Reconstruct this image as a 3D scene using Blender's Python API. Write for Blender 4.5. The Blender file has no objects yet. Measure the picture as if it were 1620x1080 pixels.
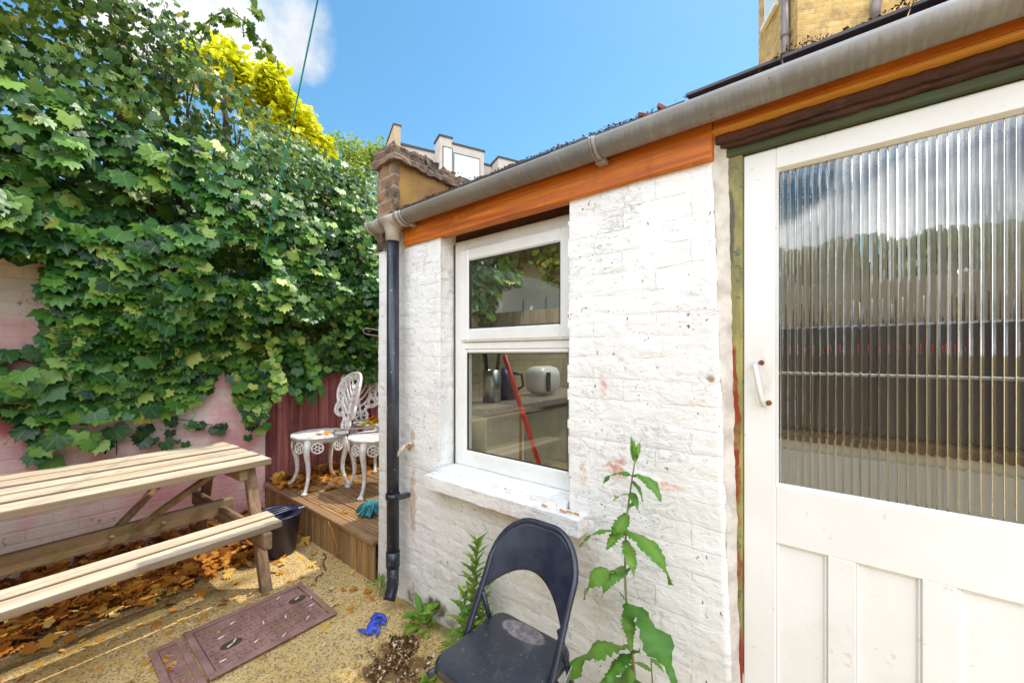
import bpy, bmesh, math, random
import numpy as np
from mathutils import Vector, Matrix, Euler, noise

random.seed(7)
RNG = np.random.default_rng(7)
PI = math.pi
R = math.radians
SC = bpy.context.scene
COL = SC.collection

# ------------------------------------------------------------------ camera
cam_d = bpy.data.cameras.new("camera")
cam = bpy.data.objects.new("camera", cam_d)
COL.objects.link(cam)
cam_d.sensor_width = 36.0
cam_d.lens = 36.0 * 620.0 / 1620.0
cam_d.shift_y = 20.0 / 1620.0
cam_d.clip_start = 0.02
cam_d.clip_end = 3000
cam.location = (0, 0, 1.4)
cam.rotation_euler = (R(90), 0, R(-51.2))
SC.camera = cam

# ------------------------------------------------------------------ sky, sun, exposure
SUN_AZ, SUN_EL = 110.0, 64.0          # azimuth from +Y towards +X
world = bpy.data.worlds.new("World")
SC.world = world
world.use_nodes = True
wt = world.node_tree
wt.nodes.clear()


def nd(nt, kind, ins=None, **props):
    n = nt.nodes.new(kind)
    for k, v in props.items():
        setattr(n, k, v)
    for k, v in (ins or {}).items():
        s = n.inputs[k]
        if isinstance(v, bpy.types.NodeSocket):
            nt.links.new(v, s)
        else:
            s.default_value = v
    return n


def math_n(nt, op, a, b=None, c=None, clamp=False):
    n = nt.nodes.new('ShaderNodeMath')
    n.operation = op
    n.use_clamp = clamp
    for i, v in enumerate((a, b, c)):
        if v is None:
            continue
        if isinstance(v, bpy.types.NodeSocket):
            nt.links.new(v, n.inputs[i])
        else:
            n.inputs[i].default_value = v
    return n.outputs[0]


def vmath(nt, op, a, b=None):
    n = nt.nodes.new('ShaderNodeVectorMath')
    n.operation = op
    for i, v in enumerate((a, b)):
        if v is None:
            continue
        if isinstance(v, bpy.types.NodeSocket):
            nt.links.new(v, n.inputs[i])
        else:
            n.inputs[i].default_value = v
    return n.outputs['Value'] if op in ('DOT_PRODUCT', 'LENGTH', 'DISTANCE') else n.outputs[0]


def smooth(nt, x, lo, hi, a=0.0, b=1.0):
    n = nt.nodes.new('ShaderNodeMapRange')
    n.interpolation_type = 'SMOOTHSTEP'
    nt.links.new(x, n.inputs['Value'])
    n.inputs['From Min'].default_value = lo
    n.inputs['From Max'].default_value = hi
    n.inputs['To Min'].default_value = a
    n.inputs['To Max'].default_value = b
    return n.outputs[0]


def mixc(nt, fac, a, b, blend='MIX'):
    n = nt.nodes.new('ShaderNodeMix')
    n.data_type = 'RGBA'
    n.blend_type = blend
    n.clamp_factor = True
    for s, v in ((n.inputs[0], fac), (n.inputs[6], a), (n.inputs[7], b)):
        if isinstance(v, bpy.types.NodeSocket):
            nt.links.new(v, s)
        elif isinstance(v, (tuple, list)):
            s.default_value = tuple(v) + ((1.0,) if len(v) == 3 else ())
        else:
            s.default_value = v
    return n.outputs[2]


w_out = nd(wt, 'ShaderNodeOutputWorld')
w_bg = nd(wt, 'ShaderNodeBackground', {'Strength': 0.12})
wt.links.new(w_bg.outputs[0], w_out.inputs[0])
sky = nd(wt, 'ShaderNodeTexSky', sky_type='NISHITA', sun_disc=False)
sky.sun_elevation = R(SUN_EL)
sky.sun_rotation = R(SUN_AZ)
sky.air_density = 1.0
sky.dust_density = 0.4
sky.ozone_density = 3.0
hs = nd(wt, 'ShaderNodeHueSaturation', {'Hue': 0.482, 'Saturation': 1.16, 'Value': 1.08, 'Color': sky.outputs[0]})
tc = nd(wt, 'ShaderNodeTexCoord')
wdir = vmath(wt, 'NORMALIZE', tc.outputs['Generated'])
nz = nd(wt, 'ShaderNodeTexNoise', {'Vector': wdir, 'Scale': 5.0, 'Detail': 9.0, 'Roughness': 0.58, 'Distortion': 0.25})
nzv = nz.outputs[0]


def blob(d, lo, hi):
    v = Vector(d).normalized()
    dp = vmath(wt, 'DOT_PRODUCT', wdir, tuple(v))
    return smooth(wt, dp, math.cos(R(lo)), math.cos(R(hi)))


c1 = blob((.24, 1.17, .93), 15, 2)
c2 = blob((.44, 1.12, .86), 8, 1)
fill_cloud = blob((-.75, -.35, .75), 95, 35)  # wide bright cloud bank added behind the camera to light the shaded wall
fill_cloud = math_n(wt, 'MULTIPLY', fill_cloud, math_n(wt, 'SUBTRACT', 1.0, blob((-1.15, .10, .43), 6, 2)))
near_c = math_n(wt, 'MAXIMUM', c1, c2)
allc = math_n(wt, 'MAXIMUM', near_c, math_n(wt, 'MULTIPLY', fill_cloud, 0.8))
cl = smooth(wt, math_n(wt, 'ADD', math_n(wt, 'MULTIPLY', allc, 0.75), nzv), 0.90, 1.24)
cloud_col = mixc(wt, smooth(wt, nzv, .3, .7), mixc(wt, fill_cloud, (3.6, 3.9, 4.3), (16.2, 17.2, 18.8)), mixc(wt, fill_cloud, (5.4, 5.3, 5.2), (26.0, 26.6, 27.4)))
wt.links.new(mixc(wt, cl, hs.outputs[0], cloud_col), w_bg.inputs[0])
world.cycles.sampling_method = 'MANUAL'
world.cycles.sample_map_resolution = 1024

sun_d = bpy.data.lights.new("sun", 'SUN')
sun = bpy.data.objects.new("sun", sun_d)
COL.objects.link(sun)
sun_d.energy = 2.1
sun_d.angle = R(0.6)
sun_d.color = (1.0, 0.93, 0.80)
sv = Vector((math.sin(R(SUN_AZ)) * math.cos(R(SUN_EL)), math.cos(R(SUN_AZ)) * math.cos(R(SUN_EL)), math.sin(R(SUN_EL))))
sun.rotation_euler = sv.to_track_quat('Z', 'Y').to_euler()
sun.location = sv * 30

SC.view_settings.view_transform = 'Standard'
SC.view_settings.look = 'None'
SC.view_settings.exposure = 0.85
SC.view_settings.gamma = 1.0
SC.render.film_transparent = False
SC.cycles.use_denoising = True
SC.cycles.max_bounces = 10
SC.cycles.diffuse_bounces = 5
SC.cycles.transparent_max_bounces = 16
SC.cycles.sample_clamp_indirect = 6.0
SC.cycles.caustics_reflective = False

# ------------------------------------------------------------------ mesh helpers
OFF = {}


class MB:
    def __init__(self):
        self.v, self.f, self.t, self.s = [], [], [], []

    def add(self, vs, fs, tint=None, sm=False):
        o = len(self.v)
        if tint is None:
            tint = random.random()
        self.v.extend([tuple(p) for p in vs])
        self.t.extend([tint] * len(vs))
        for f in fs:
            self.f.append(tuple(i + o for i in f))
            self.s.append(sm)
        return self

    def box(self, lo, hi, bev=0.0, rot=None, tint=None, seg=1, sm=False):
        lo, hi = Vector(lo), Vector(hi)
        c, d = (lo + hi) / 2, hi - lo
        bm = bmesh.new()
        bmesh.ops.create_cube(bm, size=1.0)
        for v in bm.verts:
            v.co = Vector((v.co.x * d.x, v.co.y * d.y, v.co.z * d.z))
        if bev > 0:
            bmesh.ops.bevel(bm, geom=list(bm.edges), offset=min(bev, min(d) * .45), segments=seg, affect='EDGES', profile=.5)
        m = rot.to_matrix() if isinstance(rot, Euler) else rot
        vs = [(m @ v.co if m is not None else v.co) + c for v in bm.verts]
        bm.verts.index_update()
        fs = [[v.index for v in f.verts] for f in bm.faces]
        bm.free()
        return self.add(vs, fs, tint, sm)

    def beam(self, a, b, w, h, up=(0, 0, 1), bev=0.003, tint=None):
        """board from a to b, w wide (sideways), h thick (along up)"""
        a, b = Vector(a), Vector(b)
        d = (b - a)
        L = d.length
        x = d.normalized()
        y = Vector(up).cross(x).normalized()
        z = x.cross(y)
        m = Matrix((x, y, z)).transposed()
        c = (a + b) / 2
        return self.box(c - Vector((L, w, h)) / 2, c + Vector((L, w, h)) / 2, bev, m, tint)

    def tube(self, pts, r, n=8, closed=False, sm=True, tint=None, caps=True, flat=1.0, flat_dir=None):
        pts = [Vector(p) for p in pts]
        N = len(pts)
        rr = r if isinstance(r, (list, tuple)) else [r] * N
        vs, fs = [], []
        up = None
        for i in range(N):
            if closed:
                t = (pts[(i + 1) % N] - pts[i - 1]).normalized()
            else:
                t = (pts[min(i + 1, N - 1)] - pts[max(i - 1, 0)]).normalized()
            if flat_dir is not None:
                fd = Vector(flat_dir)
                a = (fd - t * fd.dot(t)).normalized()
            else:
                if up is None:
                    up = Vector((0, 0, 1)) if abs(t.z) < .9 else Vector((1, 0, 0))
                a = (up - t * up.dot(t)).normalized()
                up = a
            b = t.cross(a)
            for k in range(n):
                q = 2 * PI * k / n
                vs.append(pts[i] + (a * math.cos(q) * flat + b * math.sin(q)) * rr[i])
        M = N if closed else N - 1
        for i in range(M):
            j = (i + 1) % N
            for k in range(n):
                l = (k + 1) % n
                fs.append((i * n + k, i * n + l, j * n + l, j * n + k))
        if caps and not closed:
            fs.append(tuple(range(n))[::-1])
            fs.append(tuple((N - 1) * n + k for k in range(n)))
        return self.add(vs, fs, tint, sm)

    def lathe(self, prof, c=(0, 0, 0), n=24, m=None, sm=True, tint=None):
        c = Vector(c)
        vs, fs = [], []
        for (r, z) in prof:
            for k in range(n):
                q = 2 * PI * k / n
                p = Vector((r * math.cos(q), r * math.sin(q), z))
                vs.append((m @ p if m is not None else p) + c)
        for i in range(len(prof) - 1):
            for k in range(n):
                l = (k + 1) % n
                fs.append((i * n + k, i * n + l, (i + 1) * n + l, (i + 1) * n + k))
        return self.add(vs, fs, tint, sm)

    def grid(self, fn, us, vs_, sm=True, tint=None, keep=None):
        P = [fn(u, v) for u in us for v in vs_]
        nv = len(vs_)
        fs = []
        for i in range(len(us) - 1):
            for j in range(nv - 1):
                if keep and not keep((us[i] + us[i + 1]) / 2, (vs_[j] + vs_[j + 1]) / 2):
                    continue
                fs.append((i * nv + j, (i + 1) * nv + j, (i + 1) * nv + j + 1, i * nv + j + 1))
        return self.add(P, fs, tint, sm)

    def lumpy(self, lo, hi, cell, amp, freq=9.0, tint=None, seed=0.0, sm=False):
        lo, hi = Vector(lo), Vector(hi)
        sv_ = Vector((seed, seed * 2, seed * 3))

        def dis(p):
            q = p * freq + sv_
            return p + noise.noise_vector(q) * amp + noise.noise_vector(q * 2.7) * amp * .5
        for ax in range(3):
            u, v = (ax + 1) % 3, (ax + 2) % 3
            nu = max(2, int((hi[u] - lo[u]) / cell) + 1)
            nv = max(2, int((hi[v] - lo[v]) / cell) + 1)
            for side in (0, 1):
                def fn(a, b):
                    p = Vector((0, 0, 0))
                    p[ax] = hi[ax] if side else lo[ax]
                    p[u], p[v] = a, b
                    return dis(p)
                us = [lo[u] + (hi[u] - lo[u]) * i / nu for i in range(nu + 1)]
                vv = [lo[v] + (hi[v] - lo[v]) * i / nv for i in range(nv + 1)]
                o = len(self.f)
                self.grid(fn, us, vv, sm, tint)
                if not side:
                    for k in range(o, len(self.f)):
                        self.f[k] = self.f[k][::-1]
        return self

    def build(self, name, m, parent=None, solid=None):
        off = OFF.get(parent, Vector((0, 0, 0))) if parent is not None else Vector((0, 0, 0))
        me = bpy.data.meshes.new(name)
        me.from_pydata([tuple(Vector(p) - off) for p in self.v], [], self.f)
        me.polygons.foreach_set('use_smooth', self.s)
        at = me.attributes.new('tint', 'FLOAT', 'POINT')
        at.data.foreach_set('value', self.t)
        me.materials.append(m)
        me.update()
        o = bpy.data.objects.new(name, me)
        COL.objects.link(o)
        if parent is not None:
            o.parent = parent
            OFF[o] = off
        return o


def tag(o, label=None, cat=None, group=None, kind=None):
    if label:
        o['label'] = label
    if cat:
        o['category'] = cat
    if group:
        o['group'] = group
    if kind:
        o['kind'] = kind
    return o


def thing(name, label, cat, loc=(0, 0, 0), group=None, world_coords=True):
    """Empty at the base of a thing; parts given in world coordinates are offset to it"""
    o = bpy.data.objects.new(name, None)
    o.empty_display_size = .1
    o.location = loc
    COL.objects.link(o)
    OFF[o] = Vector(loc) if world_coords else Vector((0, 0, 0))
    return tag(o, label, cat, group)


def copy_tree(o, parent=None):
    c = o.copy()
    COL.objects.link(c)
    c.parent = parent
    for ch in [x for x in bpy.data.objects if x.parent == o]:
        copy_tree(ch, c)
    return c


def leaf_cloud(name, m, parent, tmpl, P, T, N, S, tint, curl=0.0):
    """one mesh of many small leaves: positions, tip directions, normals, sizes"""
    tv, tf = tmpl
    tv = np.array(tv, float)
    P, T, N = np.asarray(P, float), np.asarray(T, float), np.asarray(N, float)
    N = N / np.linalg.norm(N, axis=1, keepdims=True)
    T = T - N * (T * N).sum(1, keepdims=True)
    T = T / (np.linalg.norm(T, axis=1, keepdims=True) + 1e-9)
    B = np.cross(T, N)
    S = np.asarray(S, float)[:, None, None]
    n, k = len(P), len(tv)
    z = tv[None, :, 2:3] * (1 + curl * (RNG.random((n, 1, 1)) - .3))
    V = P[:, None, :] + S * (tv[None, :, 0:1] * B[:, None, :] + tv[None, :, 1:2] * T[:, None, :] + z * N[:, None, :])
    off = OFF.get(parent, Vector((0, 0, 0))) if parent is not None else Vector((0, 0, 0))
    V = (V - np.array(off)[None, None, :]).reshape(-1, 3)
    lens = [len(f) for f in tf]
    flat = np.concatenate([np.array(f) for f in tf])
    loops = (flat[None, :] + (np.arange(n) * k)[:, None]).reshape(-1)
    lt = np.tile(np.array(lens), n)
    ls = np.concatenate([[0], np.cumsum(lt)[:-1]])
    me = bpy.data.meshes.new(name)
    me.vertices.add(n * k)
    me.vertices.foreach_set('co', V.reshape(-1))
    me.loops.add(len(loops))
    me.loops.foreach_set('vertex_index', loops.astype(np.int32))
    me.polygons.add(len(lt))
    me.polygons.foreach_set('loop_start', ls.astype(np.int32))
    me.polygons.foreach_set('loop_total', lt.astype(np.int32))
    at = me.attributes.new('tint', 'FLOAT', 'POINT')
    at.data.foreach_set('value', np.repeat(np.asarray(tint, float), k))
    vein = me.attributes.new('across', 'FLOAT_VECTOR', 'POINT')
    vein.data.foreach_set('vector', np.tile(tv.reshape(-1), n))
    me.materials.append(m)
    me.update(calc_edges=True)
    me.validate()
    o = bpy.data.objects.new(name, me)
    COL.objects.link(o)
    if parent is not None:
        o.parent = parent
        OFF[o] = off
    return o


def sstep(x, a, b):
    t = np.clip((x - a) / (b - a), 0, 1)
    return t * t * (3 - 2 * t)


# ------------------------------------------------------------------ materials
def new_mat(name, rough=.7, col=(.5, .5, .5), **kw):
    m = bpy.data.materials.new(name)
    m.use_nodes = True
    nt = m.node_tree
    b = nt.nodes['Principled BSDF']
    b.inputs['Base Color'].default_value = (*col, 1)
    b.inputs['Roughness'].default_value = rough
    for k, v in kw.items():
        b.inputs[k].default_value = v
    return m, nt, b


def pos(nt, scale=(1, 1, 1), add_tint=0.0):
    t = nd(nt, 'ShaderNodeTexCoord').outputs['Object']
    if add_tint:
        a = nd(nt, 'ShaderNodeAttribute', attribute_name='tint').outputs['Fac']
        cx = nd(nt, 'ShaderNodeCombineXYZ')
        v = math_n(nt, 'MULTIPLY', a, add_tint)
        for i in range(3):
            nt.links.new(v, cx.inputs[i])
        t = vmath(nt, 'ADD', t, cx.outputs[0])
    return vmath(nt, 'MULTIPLY', t, scale)


def nse(nt, vec, scale, detail=5.0, rough=.55, dist=0.0):
    return nd(nt, 'ShaderNodeTexNoise', {'Vector': vec, 'Scale': scale, 'Detail': detail, 'Roughness': rough, 'Distortion': dist}).outputs[0]


def bump(nt, b, h, strength=.3, dist=.01):
    n = nd(nt, 'ShaderNodeBump', {'Height': h, 'Strength': strength, 'Distance': dist})
    nt.links.new(n.outputs[0], b.inputs['Normal'])
    return n


def setc(nt, b, c):
    nt.links.new(c, b.inputs['Base Color'])


def tinted(nt):
    return nd(nt, 'ShaderNodeAttribute', attribute_name='tint').outputs['Fac']


def simple(name, col, col2=None, rough=.6, scale=14, bumps=.1, metal=0.0, spec=.5, speck=None):
    m, nt, b = new_mat(name, rough, col)
    b.inputs['Metallic'].default_value = metal
    b.inputs['Specular IOR Level'].default_value = spec
    p = pos(nt)
    n = nse(nt, p, scale, 7, .6)
    c = mixc(nt, smooth(nt, n, .35, .68), col, col2 or tuple(x * .75 for x in col))
    if speck:
        s = nse(nt, p, scale * 9, 3, .6)
        c = mixc(nt, smooth(nt, s, .66, .72), c, speck)
    setc(nt, b, c)
    if bumps:
        bump(nt, b, nse(nt, p, scale * 4, 6, .6), bumps, .006)
    return m


def wood(name, c_lo, c_hi, axis=0, rough=.75, stretch=26.0, dirt=None, dirt_amt=.5, tintv=.35, bs=.45):
    m, nt, b = new_mat(name, rough)
    sc = [stretch] * 3
    sc[axis] = 1.3
    p = pos(nt, tuple(sc), add_tint=7.3)
    g = nse(nt, p, 1.0, 8, .62, .6)
    fine = nse(nt, p, 4.0, 6, .7)
    c = mixc(nt, smooth(nt, g, .3, .7), c_lo, c_hi)
    c = mixc(nt, smooth(nt, fine, .52, .75, 0, .55), c, tuple(x * .45 for x in c_lo))
    t = tinted(nt)
    c = mixc(nt, math_n(nt, 'MULTIPLY', t, tintv), c, tuple(x * .5 for x in c_lo))
    if dirt:
        d = nse(nt, pos(nt), 7.0, 7, .65)
        c = mixc(nt, smooth(nt, d, .5, .72, 0, dirt_amt), c, dirt)
    setc(nt, b, c)
    bump(nt, b, math_n(nt, 'ADD', g, math_n(nt, 'MULTIPLY', fine, .6)), bs, .004)
    return m


def leaf_mat(name, cols, rough=.42, trans=.3, spec=.5, vein=None):
    m, nt, b = new_mat(name, rough)
    b.inputs['Specular IOR Level'].default_value = spec
    r = nd(nt, 'ShaderNodeValToRGB', {'Fac': tinted(nt)})
    e = r.color_ramp.elements
    for i, (p, c) in enumerate(cols):
        if i < 2:
            e[i].position, e[i].color = p, (*c, 1)
        else:
            x = e.new(p)
            x.color = (*c, 1)
    c = r.outputs[0]
    if vein:
        a = nd(nt, 'ShaderNodeAttribute', attribute_name='across').outputs['Vector']
        sp = nd(nt, 'ShaderNodeSeparateXYZ', {0: a})
        x, y = sp.outputs[0], math_n(nt, 'ADD', sp.outputs[1], .30)
        ang = nd(nt, 'ShaderNodeMath', operation='ARCTAN2')
        nt.links.new(x, ang.inputs[0])
        nt.links.new(y, ang.inputs[1])
        w = math_n(nt, 'ABSOLUTE', math_n(nt, 'SINE', math_n(nt, 'MULTIPLY', ang.outputs[0], 3.0)))
        rad = vmath(nt, 'LENGTH', a)
        v = math_n(nt, 'MULTIPLY', smooth(nt, w, .16, .02), smooth(nt, rad, .62, .15))
        c = mixc(nt, math_n(nt, 'MULTIPLY', v, .5), c, vein)
    setc(nt, b, c)
    tr = nd(nt, 'ShaderNodeBsdfTranslucent')
    nt.links.new(mixc(nt, .5, c, (.55, .62, .05), 'MULTIPLY') if False else c, tr.inputs[0])
    mx = nd(nt, 'ShaderNodeMixShader', {0: trans})
    out = nt.nodes['Material Output']
    nt.links.new(b.outputs[0], mx.inputs[1])
    nt.links.new(tr.outputs[0], mx.inputs[2])
    nt.links.new(mx.outputs[0], out.inputs[0])
    return m


def brick_mat(name, axes, c1, c2, mortar, dark=None, dark_amt=.5, w=.225, h=.075, ms=.01, rough=.85):
    m, nt, b = new_mat(name, rough)
    p = nd(nt, 'ShaderNodeTexCoord').outputs['Object']
    sp = nd(nt, 'ShaderNodeSeparateXYZ', {0: p})
    cb = nd(nt, 'ShaderNodeCombineXYZ')
    if axes[0] == 3:
        nt.links.new(math_n(nt, 'SUBTRACT', sp.outputs[0], sp.outputs[1]), cb.inputs[0])
    else:
        nt.links.new(sp.outputs[axes[0]], cb.inputs[0])
    nt.links.new(sp.outputs[axes[1]], cb.inputs[1])
    wob = nd(nt, 'ShaderNodeTexNoise', {'Vector': p, 'Scale': 9.0})
    vv = vmath(nt, 'ADD', cb.outputs[0], vmath(nt, 'MULTIPLY', vmath(nt, 'SUBTRACT', wob.outputs['Color'], (.5, .5, .5)), (.018, .018, 0)))
    br = nd(nt, 'ShaderNodeTexBrick', {'Vector': vv, 'Color1': (*c1, 1), 'Color2': (*c2, 1), 'Mortar': (*mortar, 1), 'Scale': 1.0,
                                       'Mortar Size': ms, 'Mortar Smooth': .4, 'Bias': -.1, 'Brick Width': w, 'Row Height': h})
    c = br.outputs[0]
    n = nse(nt, p, 26, 6, .65)
    c = mixc(nt, smooth(nt, n, .45, .75, 0, .45), c, tuple(x * .5 for x in c1))
    if dark:
        d = nse(nt, p, 5.0, 7, .65)
        c = mixc(nt, smooth(nt, d, .46, .66, 0, dark_amt), c, dark)
    setc(nt, b, c)
    bump(nt, b, math_n(nt, 'ADD', math_n(nt, 'MULTIPLY', br.outputs['Fac'], -1.0), math_n(nt, 'MULTIPLY', n, .7)), .6, .012)
    return m


M = {}
M['upvc'] = simple('upvc', (.80, .80, .79), (.72, .72, .70), .32, 5, .02)
M['door_paint'] = simple('door_paint', (.84, .845, .85), (.79, .785, .775), .36, 3, .06, speck=(.70, .67, .62))
def brushed(m, amt=.35):
    nt = m.node_tree
    b = nt.nodes['Principled BSDF']
    g = nd(nt, 'ShaderNodeNewGeometry').outputs['Position']
    src = b.inputs['Base Color'].links[0].from_socket
    sc_ = nse(nt, vmath(nt, 'MULTIPLY', g, (1, 1, .5)), 6, 9, .7, .5)
    low = nd(nt, 'ShaderNodeSeparateXYZ', {0: g}).outputs[2]
    c = mixc(nt, smooth(nt, sc_, .60, .74, 0, amt), src, (.56, .50, .42))
    chips = smooth(nt, nse(nt, g, 38, 6, .65), .735, .75)
    c = mixc(nt, math_n(nt, 'MULTIPLY', chips, .8), c, (.34, .24, .16))
    hv = vmath(nt, 'LENGTH', vmath(nt, 'MULTIPLY', vmath(nt, 'SUBTRACT', g, (1.41, .16, 1.31)), (2, 14, 6)))
    c = mixc(nt, math_n(nt, 'MULTIPLY', smooth(nt, hv, 1.0, .2, 0, .5), smooth(nt, sc_, .42, .6)), c, (.55, .47, .38))
    setc(nt, b, c)
    br_ = nse(nt, vmath(nt, 'MULTIPLY', g, (120, 120, 2.5)), 1.0, 3, .5)
    bump(nt, b, math_n(nt, 'ADD', br_, math_n(nt, 'MULTIPLY', chips, -2.0)), .10, .003)


brushed(M['door_paint'])
M['cast_white'] = simple('cast_white_paint', (.82, .79, .77), (.62, .56, .52), .42, 22, .18, speck=(.35, .22, .15))
M['black_metal'] = simple('black_enamel', (.012, .016, .036), (.028, .034, .056), .27, 12, .05, spec=.6)
M['pipe_black'] = simple('pipe_plastic', (.010, .016, .030), (.035, .04, .055), .34, 6, .06, spec=.6, speck=(.4, .4, .4))
M['rubber'] = simple('seal_rubber', (.02, .02, .022), None, .6, 20, .05)
M['bucket'] = simple('navy_plastic', (.010, .012, .040), (.018, .02, .05), .35, 9, .05, spec=.55, speck=(.10, .09, .12))
M['brass'] = simple('brass', (.45, .27, .06), (.25, .13, .03), .35, 30, .1, metal=.9)
M['steel'] = simple('steel', (.55, .55, .55), (.4, .4, .4), .3, 30, .05, metal=.9)
M['wire'] = simple('airer_wire', (.30, .26, .26), (.16, .10, .09), .45, 30, .1, metal=.3)
M['glove'] = simple('blue_nitrile', (.05, .10, .62), (.03, .06, .45), .45, 20, .2)
M['mop'] = simple('teal_cotton', (.06, .30, .33), (.03, .16, .22), .9, 60, .3)
M['butt'] = simple('cigarette_paper', (.80, .74, .66), (.65, .50, .36), .8, 40, .1)
M['butt_tan'] = simple('cigarette_filter', (.55, .27, .07), (.40, .18, .05), .8, 40, .1)
M['twig'] = simple('dry_twig', (.20, .11, .06), (.12, .06, .03), .85, 30, .3)
M['bark'] = simple('bark', (.10, .065, .04), (.05, .032, .022), .9, 9, .6)
M['red'] = simple('red_plastic', (.72, .02, .02), (.6, .015, .015), .35, 6, .02)
M['cord'] = simple('washing_cord', (.02, .34, .33), (.015, .24, .24), .6, 9, .1)
M['cream'] = simple('cream_plaster', (.74, .67, .52), (.68, .60, .46), .8, 4, .05)
M['lino'] = simple('kitchen_floor', (.30, .24, .17), (.22, .17, .12), .5, 6, .05)
M['beige_panel'] = simple('beige_panel', (.82, .76, .62), (.77, .70, .56), .5, 4, .03)
M['sage_panel'] = simple('sage_panel', (.48, .47, .35), (.42, .41, .30), .5, 6, .03)
M['worktop'] = simple('granite_worktop', (.42, .38, .35), (.10, .09, .09), .25, 130, .02)
M['dark_unit'] = simple('dark_unit', (.012, .014, .03), (.02, .02, .04), .3, 5, .02)
M['brown_wood'] = simple('brown_shelf', (.16, .08, .03), (.10, .05, .02), .5, 8, .05)
M['navy_pot'] = simple('navy_pot', (.02, .03, .09), None, .3, 8, .02)
M['lead'] = simple('lead_sheet', (.10, .10, .12), (.06, .06, .07), .55, 10, .2)
M['zinc'] = simple('dark_trim', (.05, .05, .06), None, .5, 10, .05)
M['mortar'] = simple('cement_reveal', (.70, .66, .62), (.48, .43, .39), .9, 12, .6)
M['far_wall'] = simple('pale_cladding', (.52, .48, .44), (.46, .42, .39), .8, 1.5, .05)
M['far_render'] = simple('far_tan_render', (.50, .39, .26), (.43, .33, .22), .85, 1.2, .05)

# weathered picnic table wood, decking, fence
def shade_sides(m, dark):
    """sun bleached upper faces; grime and gap shade painted into the board sides"""
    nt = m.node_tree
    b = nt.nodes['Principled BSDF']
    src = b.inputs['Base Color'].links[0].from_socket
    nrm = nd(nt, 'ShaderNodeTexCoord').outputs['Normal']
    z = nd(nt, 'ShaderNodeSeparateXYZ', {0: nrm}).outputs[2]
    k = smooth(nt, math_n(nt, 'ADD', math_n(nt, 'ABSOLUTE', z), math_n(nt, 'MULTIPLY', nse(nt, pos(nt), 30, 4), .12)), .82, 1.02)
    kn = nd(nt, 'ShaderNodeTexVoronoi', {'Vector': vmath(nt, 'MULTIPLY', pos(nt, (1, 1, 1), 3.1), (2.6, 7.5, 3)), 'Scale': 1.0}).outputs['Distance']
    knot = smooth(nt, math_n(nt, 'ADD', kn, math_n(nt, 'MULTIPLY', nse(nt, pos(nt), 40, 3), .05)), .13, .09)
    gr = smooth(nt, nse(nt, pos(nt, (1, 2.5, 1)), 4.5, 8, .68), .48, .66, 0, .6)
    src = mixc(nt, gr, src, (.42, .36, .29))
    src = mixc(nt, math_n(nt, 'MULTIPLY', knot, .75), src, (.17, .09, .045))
    setc(nt, b, mixc(nt, k, mixc(nt, .75, src, dark), src))  # side faces take a darker colour so the board gaps read as shade


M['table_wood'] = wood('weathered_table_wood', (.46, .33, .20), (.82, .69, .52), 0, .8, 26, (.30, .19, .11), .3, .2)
shade_sides(M['table_wood'], (.13, .08, .045))
M['table_leg'] = wood('table_leg_wood', (.16, .09, .05), (.40, .26, .15), 2, .8, 26, (.10, .07, .03), .5)
M['moss_beam'] = wood('mossy_beam_wood', (.22, .14, .08), (.42, .29, .17), 0, .85, 26, (.13, .13, .02), .75)
M['deck_wood'] = wood('deck_boards', (.22, .115, .05), (.48, .29, .14), 1, .75, 30, (.07, .04, .02), .6)
M['riser_wood'] = wood('deck_riser_wood', (.26, .14, .055), (.56, .34, .14), 2, .75, 30, (.13, .08, .03), .5, .6)
M['fence_red'] = wood('reddish_fence', (.20, .055, .055), (.44, .15, .13), 2, .8, 22, (.07, .03, .03), .5, .6)
M['fence_grey'] = wood('grey_fence', (.26, .20, .14), (.44, .35, .25), 2, .85, 22, (.15, .12, .08), .4)
M['fascia'] = wood('orange_fascia', (.36, .070, .004), (.74, .215, .010), 1, .55, 30, (.22, .035, .004), .65, .25, .35)
M['fascia_edge'] = wood('fascia_lower_edge', (.62, .25, .03), (.75, .36, .06), 1, .6, 18)
M['old_head'] = wood('weathered_door_head', (.035, .018, .018), (.12, .05, .035), 1, .9, 20, (.20, .09, .05), .5, .2, .9)


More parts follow.
